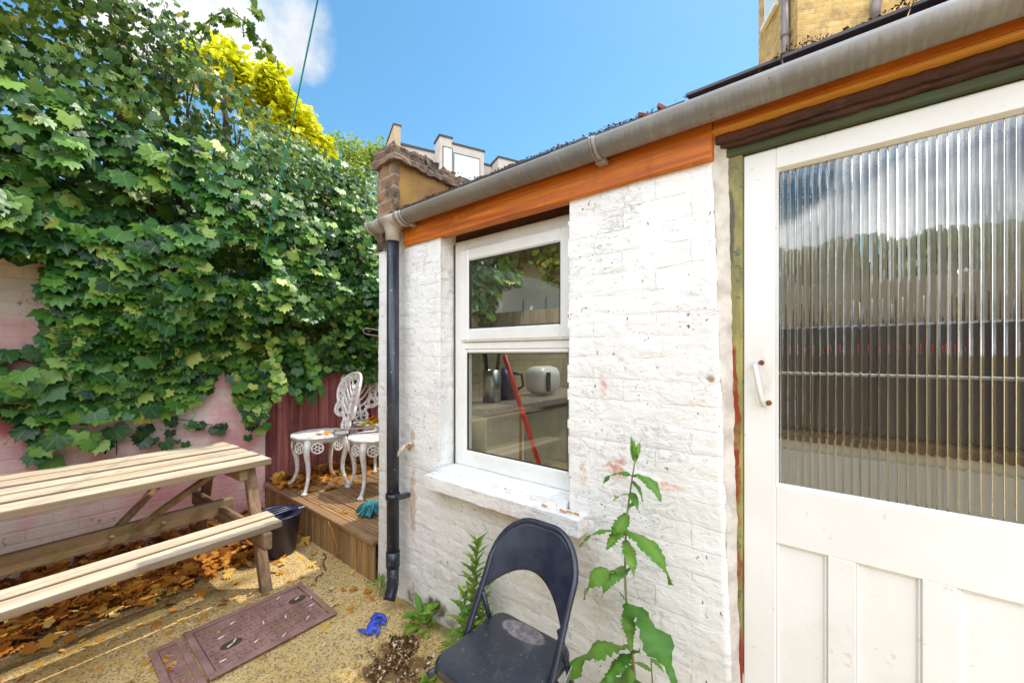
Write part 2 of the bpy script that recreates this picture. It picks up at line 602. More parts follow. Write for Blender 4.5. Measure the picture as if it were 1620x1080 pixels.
def wall_paint():
    m, nt, b = new_mat('white_masonry_paint', .62)
    p = nd(nt, 'ShaderNodeNewGeometry').outputs['Position']
    n1 = nse(nt, p, 3.5, 8, .62)
    c = mixc(nt, smooth(nt, n1, .35, .7), (.85, .855, .86), (.785, .78, .78))
    # hairline cracks and scuffs
    cr = nd(nt, 'ShaderNodeTexNoise', {'Vector': vmath(nt, 'MULTIPLY', p, (1, 1, 2.6)), 'Scale': 9.0, 'Detail': 10.0, 'Roughness': .66, 'Distortion': 1.2}).outputs[0]
    band = smooth(nt, math_n(nt, 'ABSOLUTE', math_n(nt, 'SUBTRACT', cr, .5)), .011, .003)
    gate = smooth(nt, nse(nt, p, 4.0, 4, .6), .50, .62)
    crack = math_n(nt, 'MULTIPLY', band, gate)
    c = mixc(nt, math_n(nt, 'MULTIPLY', crack, .30), c, (.34, .26, .21))
    spz = nd(nt, 'ShaderNodeSeparateXYZ', {0: p})
    cbz = nd(nt, 'ShaderNodeCombineXYZ', {0: spz.outputs[1], 1: spz.outputs[2]})
    wobb = nd(nt, 'ShaderNodeTexNoise', {'Vector': p, 'Scale': 11.0, 'Detail': 5.0})
    bv = vmath(nt, 'ADD', cbz.outputs[0], vmath(nt, 'MULTIPLY', vmath(nt, 'SUBTRACT', wobb.outputs['Color'], (.5, .5, .5)), (.03, .022, 0)))
    brk = nd(nt, 'ShaderNodeTexBrick', {'Vector': bv, 'Scale': 1.0, 'Mortar Size': .0035, 'Mortar Smooth': .35, 'Brick Width': .23, 'Row Height': .077})
    joint = math_n(nt, 'MULTIPLY', brk.outputs['Fac'], smooth(nt, nse(nt, p, 6.0, 5, .62), .44, .60))
    c = mixc(nt, math_n(nt, 'MULTIPLY', joint, .16), c, (.50, .44, .39))
    flake = smooth(nt, nse(nt, vmath(nt, 'MULTIPLY', p, (1, 1, 1.8)), 17, 9, .7, .8), .655, .675)
    c = mixc(nt, math_n(nt, 'MULTIPLY', flake, smooth(nt, nse(nt, p, 3.1, 4, .6), .48, .62)), c, (.66, .58, .50))
    sp = nse(nt, p, 75, 2, .5)
    gate2 = smooth(nt, nse(nt, p, 11, 3, .6), .52, .60)
    c = mixc(nt, math_n(nt, 'MULTIPLY', smooth(nt, sp, .66, .70), gate2), c, (.16, .10, .075))

    fine = nse(nt, p, 34, 8, .68, .6)
    mid = nse(nt, p, 12, 8, .66, .5)

    def stain(y, z, ry, rz, col, thr, amt=1.0, src=None):
        nonlocal c
        v = vmath(nt, 'MULTIPLY', vmath(nt, 'SUBTRACT', p, (1.354, y, z)), (2.0, 1 / ry, 1 / rz))
        d = smooth(nt, vmath(nt, 'LENGTH', v), 1.0, .15)
        f = smooth(nt, math_n(nt, 'ADD', math_n(nt, 'MULTIPLY', d, .5), src or fine), thr, thr + .24, 0, amt)
        c = mixc(nt, f, c, col)
    OR = (.62, .20, .10)
    stain(.60, .985, .09, .10, OR, .84, .8)
    stain(.655, 1.28, .045, .12, (.70, .28, .18), .88, .7)
    stain(.42, .955, .20, .04, (.70, .28, .18), .88, .6)
    stain(.285, 1.325, .03, .03, (.33, .14, .05), .80, .9)
    stain(.315, 1.26, .05, .05, (.75, .30, .22), .97, .7)
    stain(.74, .93, .06, .16, (.60, .27, .16), .90, .7)
    stain(.40, .72, .05, .05, (.40, .18, .08), 1.0, .8)
    stain(.62, 1.62, .03, .06, (.72, .47, .30), .95, .6)
    # brown run behind the downpipe and tap, mossy patches at the foot
    stain(1.795, .58, .055, .40, (.46, .26, .12), .76, .6)
    stain(1.80, .93, .05, .12, (.50, .30, .15), .78, .6)
    stain(1.60, .07, .20, .11, (.13, .085, .02), .78, .95, mid)
    stain(1.38, .03, .30, .10, (.16, .12, .03), .80, .95, mid)
    stain(1.80, .06, .12, .16, (.20, .15, .05), .86, .9, mid)
    stain(2.08, .04, .12, .13, (.22, .20, .06), .86, .9, mid)
    stain(1.05, .02, .3, .09, (.30, .22, .12), .90, .8, mid)
    stain(.95, .62, .8, .5, (.70, .60, .53), .84, .55)
    setc(nt, b, c)
    h = math_n(nt, 'ADD', math_n(nt, 'MULTIPLY', nse(nt, p, 42, 8, .62, .3), .55),
               math_n(nt, 'ADD', math_n(nt, 'MULTIPLY', nse(nt, vmath(nt, 'MULTIPLY', p, (1, 1, 2.2)), 13, 6, .6, .6), .9), math_n(nt, 'SUBTRACT', math_n(nt, 'MULTIPLY', crack, -.5), math_n(nt, 'ADD', math_n(nt, 'MULTIPLY', joint, .34), math_n(nt, 'MULTIPLY', flake, .35)))))
    bump(nt, b, h, .65, .011)
    return m


M['wall'] = wall_paint()


def pink_wall():
    m, nt, b = new_mat('pink_washed_wall', .8)
    p = nd(nt, 'ShaderNodeTexCoord').outputs['Object']
    n1 = nse(nt, p, 2.4, 8, .62)
    c = mixc(nt, smooth(nt, n1, .36, .66), (.83, .50, .50), (.74, .34, .36))
    n2 = nse(nt, p, 1.6, 6, .6, .4)
    c = mixc(nt, smooth(nt, n2, .45, .60, 0, .9), c, (.80, .70, .63))
    n3 = nse(nt, p, 9, 8, .68, .4)
    c = mixc(nt, smooth(nt, n3, .60, .68, 0, .75), c, (.19, .06, .05))
    n4 = nse(nt, p, 1.9, 3, .5)
    c = mixc(nt, smooth(nt, n4, .62, .70, 0, .75), c, (.62, .10, .12))
    sp = nd(nt, 'ShaderNodeSeparateXYZ', {0: p})
    cb = nd(nt, 'ShaderNodeCombineXYZ', {0: sp.outputs[0], 1: sp.outputs[2]})
    br = nd(nt, 'ShaderNodeTexBrick', {'Vector': cb.outputs[0], 'Scale': 1.0, 'Mortar Size': .010, 'Mortar Smooth': .8, 'Brick Width': .225, 'Row Height': .075})
    setc(nt, b, mixc(nt, math_n(nt, 'MULTIPLY', br.outputs['Fac'], .09), c, (.34, .15, .14)))
    bump(nt, b, math_n(nt, 'ADD', math_n(nt, 'MULTIPLY', br.outputs['Fac'], -.25), n3), .5, .012)
    return m


M['pink'] = pink_wall()


def ground_mat():
    m, nt, b = new_mat('gritty_ground', .92)
    p = nd(nt, 'ShaderNodeTexCoord').outputs['Object']
    n1 = nse(nt, p, 3.0, 8, .6)
    c = mixc(nt, smooth(nt, n1, .34, .66), (.78, .55, .22), (.60, .39, .115))
    n2 = nse(nt, p, 1.3, 5, .6)
    c = mixc(nt, smooth(nt, n2, .5, .64, 0, .7), c, (.58, .43, .17))
    vo = nd(nt, 'ShaderNodeTexVoronoi', {'Vector': p, 'Scale': 130.0})
    sep = nd(nt, 'ShaderNodeSeparateColor', {0: vo.outputs['Color']})
    c = mixc(nt, smooth(nt, sep.outputs[0], .55, .9, 0, .55), c, (.74, .62, .42))
    c = mixc(nt, smooth(nt, sep.outputs[1], .66, .92, 0, .70), c, (.17, .10, .045))
    g = nse(nt, p, 60, 5, .7)
    c = mixc(nt, smooth(nt, g, .56, .70, 0, .6), c, (.20, .12, .05))
    sp = nd(nt, 'ShaderNodeSeparateXYZ', {0: p})
    mid = nse(nt, p, 8, 8, .66, .4)
    # mossy band running along in front of the table, darker brown soil under it
    d = math_n(nt, 'ABSOLUTE', math_n(nt, 'SUBTRACT', sp.outputs[1], 2.82))
    moss = smooth(nt, math_n(nt, 'SUBTRACT', math_n(nt, 'MULTIPLY', mid, .16), d), -.02, .07, 0, .75)
    moss = math_n(nt, 'MULTIPLY', moss, smooth(nt, sp.outputs[0], 1.05, .75))
    c = mixc(nt, moss, c, (.11, .085, .018))
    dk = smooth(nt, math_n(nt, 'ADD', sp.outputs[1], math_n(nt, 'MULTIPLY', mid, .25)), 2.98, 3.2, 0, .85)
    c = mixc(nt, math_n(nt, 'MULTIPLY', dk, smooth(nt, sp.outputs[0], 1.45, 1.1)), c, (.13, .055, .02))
    # damp mossy edge by the wall foot and gully
    w = smooth(nt, math_n(nt, 'ADD', sp.outputs[0], math_n(nt, 'MULTIPLY', mid, .22)), 1.36, 1.46, 0, .75)
    c = mixc(nt, math_n(nt, 'MULTIPLY', w, smooth(nt, sp.outputs[1], 2.0, 1.75)), c, (.17, .15, .05))
    v2 = vmath(nt, 'LENGTH', vmath(nt, 'MULTIPLY', vmath(nt, 'SUBTRACT', p, (1.04, 1.52, 0)), (6.5, 6.0, 1)))
    c = mixc(nt, smooth(nt, math_n(nt, 'SUBTRACT', mid, math_n(nt, 'MULTIPLY', v2, .30)), .24, .36, 0, .8), c, (.12, .06, .02))
    setc(nt, b, c)
    bump(nt, b, math_n(nt, 'ADD', math_n(nt, 'MULTIPLY', vo.outputs['Distance'], -.7), g), .8, .010)
    return m


M['ground'] = ground_mat()


def gutter_mat():
    m, nt, b = new_mat('grey_gutter_plastic', .42)
    p = nd(nt, 'ShaderNodeNewGeometry').outputs['Position']
    n = nse(nt, p, 4, 6, .6)
    c = mixc(nt, smooth(nt, n, .35, .65), (.36, .355, .355), (.27, .265, .265))
    # dark drip streaks running round the belly of the gutter
    st = nd(nt, 'ShaderNodeTexNoise', {'Vector': vmath(nt, 'MULTIPLY', p, (4, 70, 6)), 'Scale': 1.0, 'Detail': 5.0, 'Roughness': .6}).outputs[0]
    sp = nd(nt, 'ShaderNodeSeparateXYZ', {0: p})
    z = math_n(nt, 'ABSOLUTE', math_n(nt, 'SUBTRACT', sp.outputs[2], 2.108))
    k = smooth(nt, math_n(nt, 'SUBTRACT', math_n(nt, 'MULTIPLY', st, .055), z), .004, .026, 0, .5)
    c = mixc(nt, k, c, (.11, .10, .10))
    far = smooth(nt, sp.outputs[1], .6, 1.6, 0, .45)
    c = mixc(nt, far, c, (.42, .33, .22))
    f = nse(nt, p, 55, 3, .6)
    c = mixc(nt, smooth(nt, f, .70, .74, 0, .7), c, (.10, .07, .05))
    setc(nt, b, c)
    bump(nt, b, n, .08, .004)
    return m


M['gutter'] = gutter_mat()


def frame_paint():
    """door frame: old yellow-green gloss flaking to red rust along its outer edge"""
    m, nt, b = new_mat('flaking_green_frame', .55)
    p = nd(nt, 'ShaderNodeNewGeometry').outputs['Position']
    n = nse(nt, vmath(nt, 'MULTIPLY', p, (1, 1, .35)), 14, 8, .66)
    c = mixc(nt, smooth(nt, n, .36, .64), (.34, .30, .09), (.17, .16, .06))
    n2 = nse(nt, p, 30, 6, .66)
    c = mixc(nt, smooth(nt, n2, .58, .66, 0, .8), c, (.04, .10, .06))
    sp = nd(nt, 'ShaderNodeSeparateXYZ', {0: p})
    ey = math_n(nt, 'SUBTRACT', sp.outputs[1], math_n(nt, 'MULTIPLY', math_n(nt, 'SUBTRACT', sp.outputs[2], 2.0), .0306))
    edge = smooth(nt, math_n(nt, 'ADD', ey, math_n(nt, 'MULTIPLY', math_n(nt, 'SUBTRACT', n, .5), .05)), .233, .239)
    edge = math_n(nt, 'MULTIPLY', edge, smooth(nt, nse(nt, vmath(nt, 'MULTIPLY', p, (1, 1, .5)), 9, 5, .6), .44, .56))
    low = smooth(nt, math_n(nt, 'ADD', sp.outputs[2], math_n(nt, 'MULTIPLY', n2, .2)), 1.66, 1.5)
    c = mixc(nt, math_n(nt, 'MULTIPLY', edge, low), c, (.24, .030, .012))
    c = mixc(nt, math_n(nt, 'MULTIPLY', edge, smooth(nt, sp.outputs[2], 1.5, 1.75, 0, .85)), c, (.07, .05, .04))
    setc(nt, b, c)
    bump(nt, b, n2, .5, .004)
    return m


M['frame_paint'] = frame_paint()


def cover_mat():
    m, nt, b = new_mat('rusty_iron', .75)
    p = nd(nt, 'ShaderNodeTexCoord').outputs['Object']
    n = nse(nt, p, 9, 8, .65)
    c = mixc(nt, smooth(nt, n, .35, .66), (.36, .20, .17), (.23, .12, .10))
    c = mixc(nt, smooth(nt, nse(nt, p, 5, 7, .66), .55, .68, 0, .65), c, (.30, .19, .08))
    setc(nt, b, c)
    bump(nt, b, nse(nt, p, 90, 5, .6), .35, .004)
    return m


M['cover'] = cover_mat()


def seat_mat():
    m, nt, b = new_mat('worn_seat_enamel', .28)
    p = nd(nt, 'ShaderNodeTexCoord').outputs['Object']
    n = nse(nt, p, 40, 8, .65)
    c = mixc(nt, smooth(nt, nse(nt, p, 6, 5, .6), .35, .7), (.026, .032, .044), (.044, .050, .064))
    v = vmath(nt, 'LENGTH', vmath(nt, 'MULTIPLY', vmath(nt, 'SUBTRACT', p, (.115, .015, .44)), (1 / .038, 1 / .088, 0)))
    worn = smooth(nt, math_n(nt, 'ADD', v, math_n(nt, 'MULTIPLY', n, .18)), 1.14, 1.02)
    wc = mixc(nt, smooth(nt, n, .35, .62), (.26, .23, .23), (.13, .115, .12))
    c = mixc(nt, math_n(nt, 'MULTIPLY', worn, .9), c, wc)
    sc = nse(nt, vmath(nt, 'MULTIPLY', p, (30, 160, 1)), 1.0, 2, .5)
    gate = smooth(nt, nse(nt, p, 11, 2, .5), .56, .64)
    c = mixc(nt, math_n(nt, 'MULTIPLY', smooth(nt, sc, .64, .70, 0, .7), gate), c, (.28, .28, .30))
    du = nse(nt, p, 13, 8, .7, .4)
    c = mixc(nt, smooth(nt, du, .52, .72, 0, .35), c, (.16, .15, .15))
    sp2 = nse(nt, p, 120, 2, .5)
    c = mixc(nt, smooth(nt, sp2, .70, .74, 0, .5), c, (.34, .33, .33))
    setc(nt, b, c)
    nt.links.new(math_n(nt, 'ADD', math_n(nt, 'MULTIPLY', worn, .5), .30), b.inputs['Roughness'])
    return m


M['seat'] = seat_mat()


def pane_mat(name, refl, tint):
    m = bpy.data.materials.new(name)
    m.use_nodes = True
    nt = m.node_tree
    nt.nodes.clear()
    o = nd(nt, 'ShaderNodeOutputMaterial')
    tr = nd(nt, 'ShaderNodeBsdfTransparent', {0: (*tint, 1)})
    gl = nd(nt, 'ShaderNodeBsdfGlossy', {'Color': (1, 1, 1, 1), 'Roughness': .015})
    lw = nd(nt, 'ShaderNodeLayerWeight', {'Blend': .5}).outputs['Facing']
    f = math_n(nt, 'ADD', math_n(nt, 'MULTIPLY', math_n(nt, 'POWER', lw, 5.0), .9), refl, clamp=True)
    mx = nd(nt, 'ShaderNodeMixShader', {0: f, 1: tr.outputs[0], 2: gl.outputs[0]})
    nt.links.new(mx.outputs[0], o.inputs[0])
    return m


M['pane'] = pane_mat('window_pane', .085, (.80, .82, .78))
M['pane_top'] = pane_mat('upper_pane', .48, (.80, .83, .78))
M['added_rooflight'] = pane_mat('added_rooflight_pane', .02, (.95, .96, .96))
gm, gnt, gb = new_mat('reeded_glass', .02, (.93, .95, .93))
gb.inputs['Transmission Weight'].default_value = 1.0
gb.inputs['IOR'].default_value = 1.5
_g = nd(gnt, 'ShaderNodeBsdfGlossy', {'Color': (1, 1, 1, 1), 'Roughness': .03})
_m = nd(gnt, 'ShaderNodeMixShader', {0: .035, 1: gb.outputs[0], 2: _g.outputs[0]})
gnt.links.new(_m.outputs[0], gnt.nodes['Material Output'].inputs[0])
M['reeded'] = gm
far_g, fnt, fb = new_mat('far_window_glass', .12, (.62, .72, .74))
fb.inputs['Specular IOR Level'].default_value = .8
M['far_glass'] = far_g

M['ivy'] = leaf_mat('ivy_leaf', [(0, (.010, .046, .012)), (1, (.46, .54, .11)), (.40, (.038, .145, .020)), (.70, (.135, .305, .036)), (.90, (.27, .43, .065))], .42, .24, .55, (.38, .48, .16))
M['ivy_small'] = leaf_mat('ivy_top_leaf', [(0, (.03, .09, .012)), (1, (.50, .46, .03)), (.5, (.10, .21, .02)), (.85, (.27, .38, .035))], .36, .36, .6)
M['gold_leaf'] = leaf_mat('golden_leaf', [(0, (.50, .52, .010)), (1, (.90, .88, .05)), (.5, (.76, .75, .016))], .5, .45, .3)
M['pale_leaf'] = leaf_mat('pale_green_leaf', [(0, (.13, .24, .03)), (1, (.50, .55, .12)), (.5, (.27, .38, .05))], .5, .4, .4)
M['weed'] = leaf_mat('weed_leaf', [(0, (.040, .150, .018)), (1, (.20, .36, .05)), (.5, (.085, .235, .025))], .45, .28, .45)
M['bush'] = leaf_mat('willowherb_leaf', [(0, (.07, .20, .02)), (1, (.28, .42, .05)), (.5, (.14, .30, .03))], .45, .3, .4)
M['moss'] = leaf_mat('roof_moss', [(0, (.035, .025, .02)), (1, (.28, .15, .04)), (.6, (.10, .05, .03)), (.85, (.20, .10, .03))], .9, .05, .1)
M['litter'] = leaf_mat('fallen_leaf', [(0, (.20, .06, .014)), (1, (.74, .52, .17)), (.35, (.46, .15, .018)), (.65, (.56, .24, .03)), (.85, (.64, .36, .07))], .7, .12, .25)
M['grit'] = leaf_mat('grit_stone', [(0, (.14, .08, .04)), (1, (.75, .68, .55)), (.4, (.36, .24, .11)), (.7, (.52, .38, .20))], .9, .0, .2)
M['mulch'] = leaf_mat('gully_debris', [(0, (.06, .03, .012)), (1, (.82, .72, .52)), (.4, (.16, .08, .03)), (.75, (.42, .25, .10))], .8, .0, .2)

# ================================================================== SETTING
WX = 1.354       # plane of the white wall (faces -X)
YE = 2.16        # its far end
DX = 1.41        # plane of the door
PY = 3.91        # plane of the pink wall and the fence (faces -Y)


def ground():
    xs = np.concatenate([-np.geomspace(400, 2.2, 14), np.linspace(-2, 2.6, 116), np.geomspace(2.8, 400, 14)])
    ys = np.concatenate([-np.geomspace(400, .6, 14), np.linspace(-.4, 4.0, 111), np.geomspace(4.2, 400, 14)])
    mb = MB()

    def fn(x, y):
        near = max(0.0, 1 - max(0, max(abs(x) - 2, abs(y - 2) - 2.2)) / 2)
        z = noise.noise((x * 2.1, y * 2.1, 0)) * .010 + noise.noise((x * 9, y * 9, 3)) * .004 if near > 0 else 0
        # hollow of the gully under the downpipe
        g = math.hypot(x - 1.14, (y - 1.60))
        z2 = -.05 * max(0, 1 - (g / .10) ** 2) if g < .10 else 0
        return (x, y, z * near + z2)
    mb.grid(fn, list(xs), list(ys))
    return tag(mb.build('ground', M['ground']), kind='structure')


ground()

# ------------------------------------------------------------------ the white lean-to
house = thing('lean_to_house', 'white painted brick lean-to with grey gutter, upvc window and half glazed white door', 'house', (WX, 1.0, 0))

WIN = (.80, 1.567, .755, 2.06)     # opening y0, y1, z0, z1


def brick_relief(y, z):
    """outward push of the painted brick face"""
    row = math.floor(z / .077)
    zz = z / .077 - row
    yy = (y + (row % 2) * .115 + noise.noise((row * 3.7, 0, 0)) * .03) / .23
    ee = yy - math.floor(yy)
    wob = noise.noise((y * 7, z * 7, 5)) * .10
    dz = min(zz, 1 - zz) + wob
    dy = min(ee, 1 - ee) * 3 + wob
    j = max(0.0, 1 - min(dz, dy) / .16)
    vis = .55 + .6 * noise.noise((y * 1.6, z * 1.6, 11))
    cell = noise.cell((row * 1.0 + .5, math.floor(yy) + .5, 2.5)) * .002
    d = -j * .0026 * max(0.08, vis) + cell * .45
    d += noise.noise((y * 2.6, z * 2.6, 1)) * .0045
    d += noise.noise((y * 11, z * 18, 2)) * .0014 + noise.noise((y * 34, z * 50, 3)) * .0012
    r = noise.ridged_multi_fractal((y * 5, z * 11, 7), 1.0, 2.1, 5, 1.0, 2.0) if hasattr(noise, 'ridged_multi_fractal') else 0
    d += (r - 1.0) * .0016
    if z < .25:
        d += noise.noise((y * 9, z * 9, 8)) * .012 * (1 - z / .25)
    return d


def wall_path():
    pts = []
    for x in np.linspace(1.75, WX + .035, 30):
        pts.append(((x, YE), (0, 1)))
    for k in range(1, 6):
        a = PI / 2 * k / 6
        pts.append(((WX + .035 - .035 * math.sin(a), YE - .035 + .035 * math.cos(a)), (-math.sin(a), math.cos(a))))
    for y in np.linspace(YE - .035, .298, 232):
        pts.append(((WX, y), (-1, 0)))
    for k in range(1, 8):
        a = R(62) * k / 7
        pts.append(((WX + .022 - .022 * math.cos(a), .298 - .022 * math.sin(a)), (-math.cos(a), -math.sin(a))))
    return pts


PATH = wall_path()
mb = MB()


def wfn(i, z):
    (x, y), (nx, ny) = PATH[int(i)]
    d = brick_relief(y - (x - WX) * 1.0, z)
    if y < .6:
        y += end_shift(z) * float(sstep(y, .6, .30))
    return (x + nx * d, y + ny * d, z)


def end_shift(z):
    """the wall end leans towards the door lower down"""
    return .0306 * (z - 2.0) + .004 * noise.noise((z * 5, 0, 3))


def wkeep(i, z):
    (x, y), _ = PATH[int(i)]
    yb = .5 * (y + PATH[min(int(i) + 1, len(PATH) - 1)][0][1])
    jag0 = noise.noise((z * 14, 0, 4)) * .006
    return not (x < WX + .01 and WIN[0] + jag0 < yb < WIN[1] and WIN[2] < z < WIN[3])


mb.grid(wfn, list(range(len(PATH))), list(np.linspace(-.05, 2.10, 250)), True, .5, wkeep)
mb.build('wall', M['wall'], house)
# reveals of the window opening and plain walls that close the building
for ye, sgn in ((WIN[1] + .002, 1), (WIN[0] - .002, -1)):
    mb = MB()
    mb.grid(lambda x, z, ye=ye, sgn=sgn: (x - (brick_relief(ye, z) if x < WX + .01 else 0), ye + sgn * (.003 + .006 * noise.noise((x * 30, z * 16, 2)) + .003 * noise.noise((x * 60, z * 50, 2))), z),
            list(np.linspace(WX - .001, 1.50, 14)), list(np.linspace(.74, 2.06, 120)), True, .5)
    mb.build('window_reveal', M['wall'], house)
mb = MB()
mb.grid(lambda x, z: (x, .2785 + end_shift(z) * (1 - .5 * (x - WX - .009) / .05) - (x - WX - .011) * 1.05 + .004 * noise.noise((x * 25, z * 12, 2)) + .003 * noise.noise((x * 60, z * 40, 9)), z),
        list(np.linspace(WX + .009, 1.412, 12)), list(np.linspace(-.02, 2.10, 180)), True, .5)
mb.build('door_reveal', M['mortar'], house)
mb = MB()
mb.box((WX + .10, YE - .20, -.05), (4.4, YE - .025, 2.15))
mb.box((WX + .02, -2.4, -.05), (1.60, -.535, 2.12))
mb.box((1.61, -2.4, -.05), (4.19, -2.25, 2.2))
mb.box((1.44, .29, -.04), (1.56, .79, 2.09))
mb.box((1.44, 1.575, -.04), (1.55, YE - .21, 2.09))
mb.box((1.50, .79, -.04), (1.56, 1.575, .80))
mb.build('inner_wall', M['cream'], house)
MB().box((4.2, -2.4, -.05), (4.4, YE - .21, 2.95)).build('kitchen_back_wall', simple('olive_plaster', (.26, .21, .14), (.20, .16, .11), .8, 4, .05), house)
MB().box((1.470, .79, 1.9995), (1.54, 1.574, 2.06)).build('window_head', M['old_head'], house)
mb = MB()
mb.box((1.57, -2.24, .02), (4.19, YE - .21, .15))
mb.build('kitchen_floor', M['lino'], house)

# sill, rough and rounded
mb = MB()
mb.lumpy((1.278, .715, .722), (1.352, 1.605, .785), .014, .0035, 14, .5, 2, True)
mb.lumpy((1.340, .805, .74), (1.455, 1.563, .812), .016, .004, 12, .5, 5, True)
mb.build('window_sill', M['wall'], house)

# window
FX = 1.452
win = MB()
y0, y1 = .782, 1.560


def frame_ring(mb, x0, x1, a0, a1, b0, b1, w, bev=.004):
    """mitred look: two stiles and two rails butted"""
    mb.box((x0, a0, b0), (x1, a0 + w, b1), bev, tint=.5)
    mb.box((x0, a1 - w, b0), (x1, a1, b1), bev, tint=.5)
    mb.box((x0 + .001, a0 + w, b0), (x1 - .001, a1 - w, b0 + w), bev, tint=.5)
    mb.box((x0 + .001, a0 + w, b1 - w), (x1 - .001, a1 - w, b1), bev, tint=.5)


frame_ring(win, FX, FX + .06, y0, y1, .815, 1.998, .070)
win.box((FX + .001, y0 + .062, 1.425), (FX + .058, y1 - .062, 1.462), .004, tint=.5)
win.box((FX - .012, y0 + .005, .800), (FX + .05, y1 - .005, .8145), .003, tint=.5)
win.box((FX - .010, y0 + .06, 1.4635), (FX - .0005, y1 - .055, 1.476), .003, tint=.5)
win_o = win.build('window', M['upvc'], house)
sash = MB()
SX = FX - .016
frame_ring(sash, SX, FX + .03, y0 + .05, y1 - .05, 1.468, 1.945, .062, .007)
sash.build('sash', M['upvc'], win_o)
bead = MB()
frame_ring(bead, FX + .002, FX + .022, y0 + .063, y1 - .063, .878, 1.424, .018, .006)
bead.build('glazing_bead', M['upvc'], win_o)
seal = MB()
frame_ring(seal, SX + .010, SX + .020, y0 + .111, y1 - .111, 1.529, 1.884, .007, 0)
frame_ring(seal, FX + .010, FX + .018, y0 + .080, y1 - .080, .895, 1.407, .006, 0)
seal.build('rubber_seal', M['rubber'], win_o)
MB().box((SX + .016, y0 + .113, 1.531), (SX + .018, y1 - .113, 1.882)).build('upper_pane', M['pane_top'], win_o)
MB().box((FX + .014, y0 + .082, .897), (FX + .016, y1 - .082, 1.405)).build('lower_pane', M['pane'], win_o)

MB().box((1.4470, 1.5605, .81), (1.4515, 1.5655, 1.985)).build('sealant', M['bark'], win_o)

# roof: slates on a low slope, dark at the eaves; unseen glazed opening added to light the kitchen
def roof_z(x):
    return 2.183 + (x - 1.295) * .24


def slab(mb, x0, x1, ya, yb, t=.022, dz=0.0, tint=None):
    vs = []
    for (x, y) in ((x0, ya), (x1, ya), (x1, yb), (x0, yb)):
        vs.append((x, y, roof_z(x) + dz))
    for (x, y) in ((x0, ya), (x1, ya), (x1, yb), (x0, yb)):
        vs.append((x, y, roof_z(x) + dz + t))
    mb.add(vs, [(3, 2, 1, 0), (4, 5, 6, 7), (0, 1, 5, 4), (1, 2, 6, 5), (2, 3, 7, 6), (3, 0, 4, 7)], tint)


roof = MB()
slab(roof, 1.40, 4.3, -2.4, -1.9, .02, -.024)
slab(roof, 1.40, 4.3, 1.75, 1.945, .02, -.024)
slab(roof, 1.40, 1.85, -1.9, 1.75, .02, -.024)
slab(roof, 3.9, 4.3, -1.9, 1.75, .02, -.024)
x = 1.292
row = 0
while x < 4.2:
    y = -2.4 + (row % 2) * .125
    while y < 1.93:
        ye_ = min(y + .245, 1.935)
        if not (x + .2 > 1.85 and x < 3.9 and ye_ > -1.9 and y < 1.75):
            j = random.uniform(-.006, .004)
            slab(roof, x + j, x + .26, y, ye_, .008, .004 + random.uniform(0, .006) + (.014 if y < .12 and row == 0 else 0))
        y += .25
    x += .19
    row += 1
roof_o = roof.build('roof', simple('roof_slate', (.035, .034, .045), (.07, .065, .075), .6, 8, .2), house)
chip = MB()
chip.box((1.295, .44, 2.190), (1.32, .50, 2.202), .001, Euler((R(28), R(-8), 0)))
chip.box((1.295, .40, 2.196), (1.318, .437, 2.208), .001, Euler((R(42), 0, R(10))))
chip.build('broken_tile', simple('broken_clay', (.30, .09, .05), (.16, .05, .03), .9, 30, .3), roof_o)
rl = MB()
frame_ring(rl, 0, 0.05, -1.9, 1.75, 1.85, 3.9, .05, .002)
rl.v = [(z, y, roof_z(z) + .01 + x) for (x, y, z) in rl.v]
rl_o = rl.build('added_rooflight', M['lead'], house)  # added out of view to let sky light into the kitchen
mb = MB()
slab(mb, 1.90, 3.85, -1.85, 1.70, .006, .03)
mb.build('added_rooflight_pane', M['added_rooflight'], rl_o)

# moss lying along the eaves
TRI = ([(-.5, 0, 0), (.5, 0, 0), (.15, 1, .2), (-.2, .8, -.1)], [(0, 1, 2), (0, 2, 3)])
P, T, N, S, K = [], [], [], [], []
for i in range(9000):
    y = random.uniform(-1.2, 1.92)
    den = noise.noise((y * 4.2, 3.3, 0)) * .5 + .5
    if -.2 < y < .42 and y > .12:
        den *= .15
    if y < .12:
        den *= 1.15
    if random.random() > den ** 1.5 * 1.6:
        continue
    h = (.005 + .026 * max(0, noise.noise((y * 9, 0, 0)) + .15)) * random.random() * (1.25 if y < .12 else .85)
    xx = 1.290 + random.random() * .06
    P.append((xx, y + random.gauss(0, .004), roof_z(xx) + .014 + h + (.012 if y < .12 else 0)))
    T.append((random.gauss(-.6, .5), random.gauss(0, .6), random.random()))
    N.append((random.gauss(0, 1), random.gauss(0, 1), random.gauss(.6, .5)))
    S.append(random.uniform(.003, .0085))
    K.append(random.random())
leaf_cloud('roof_moss', M['moss'], roof_o, TRI, P, T, N, S, K)['kind'] = 'stuff'

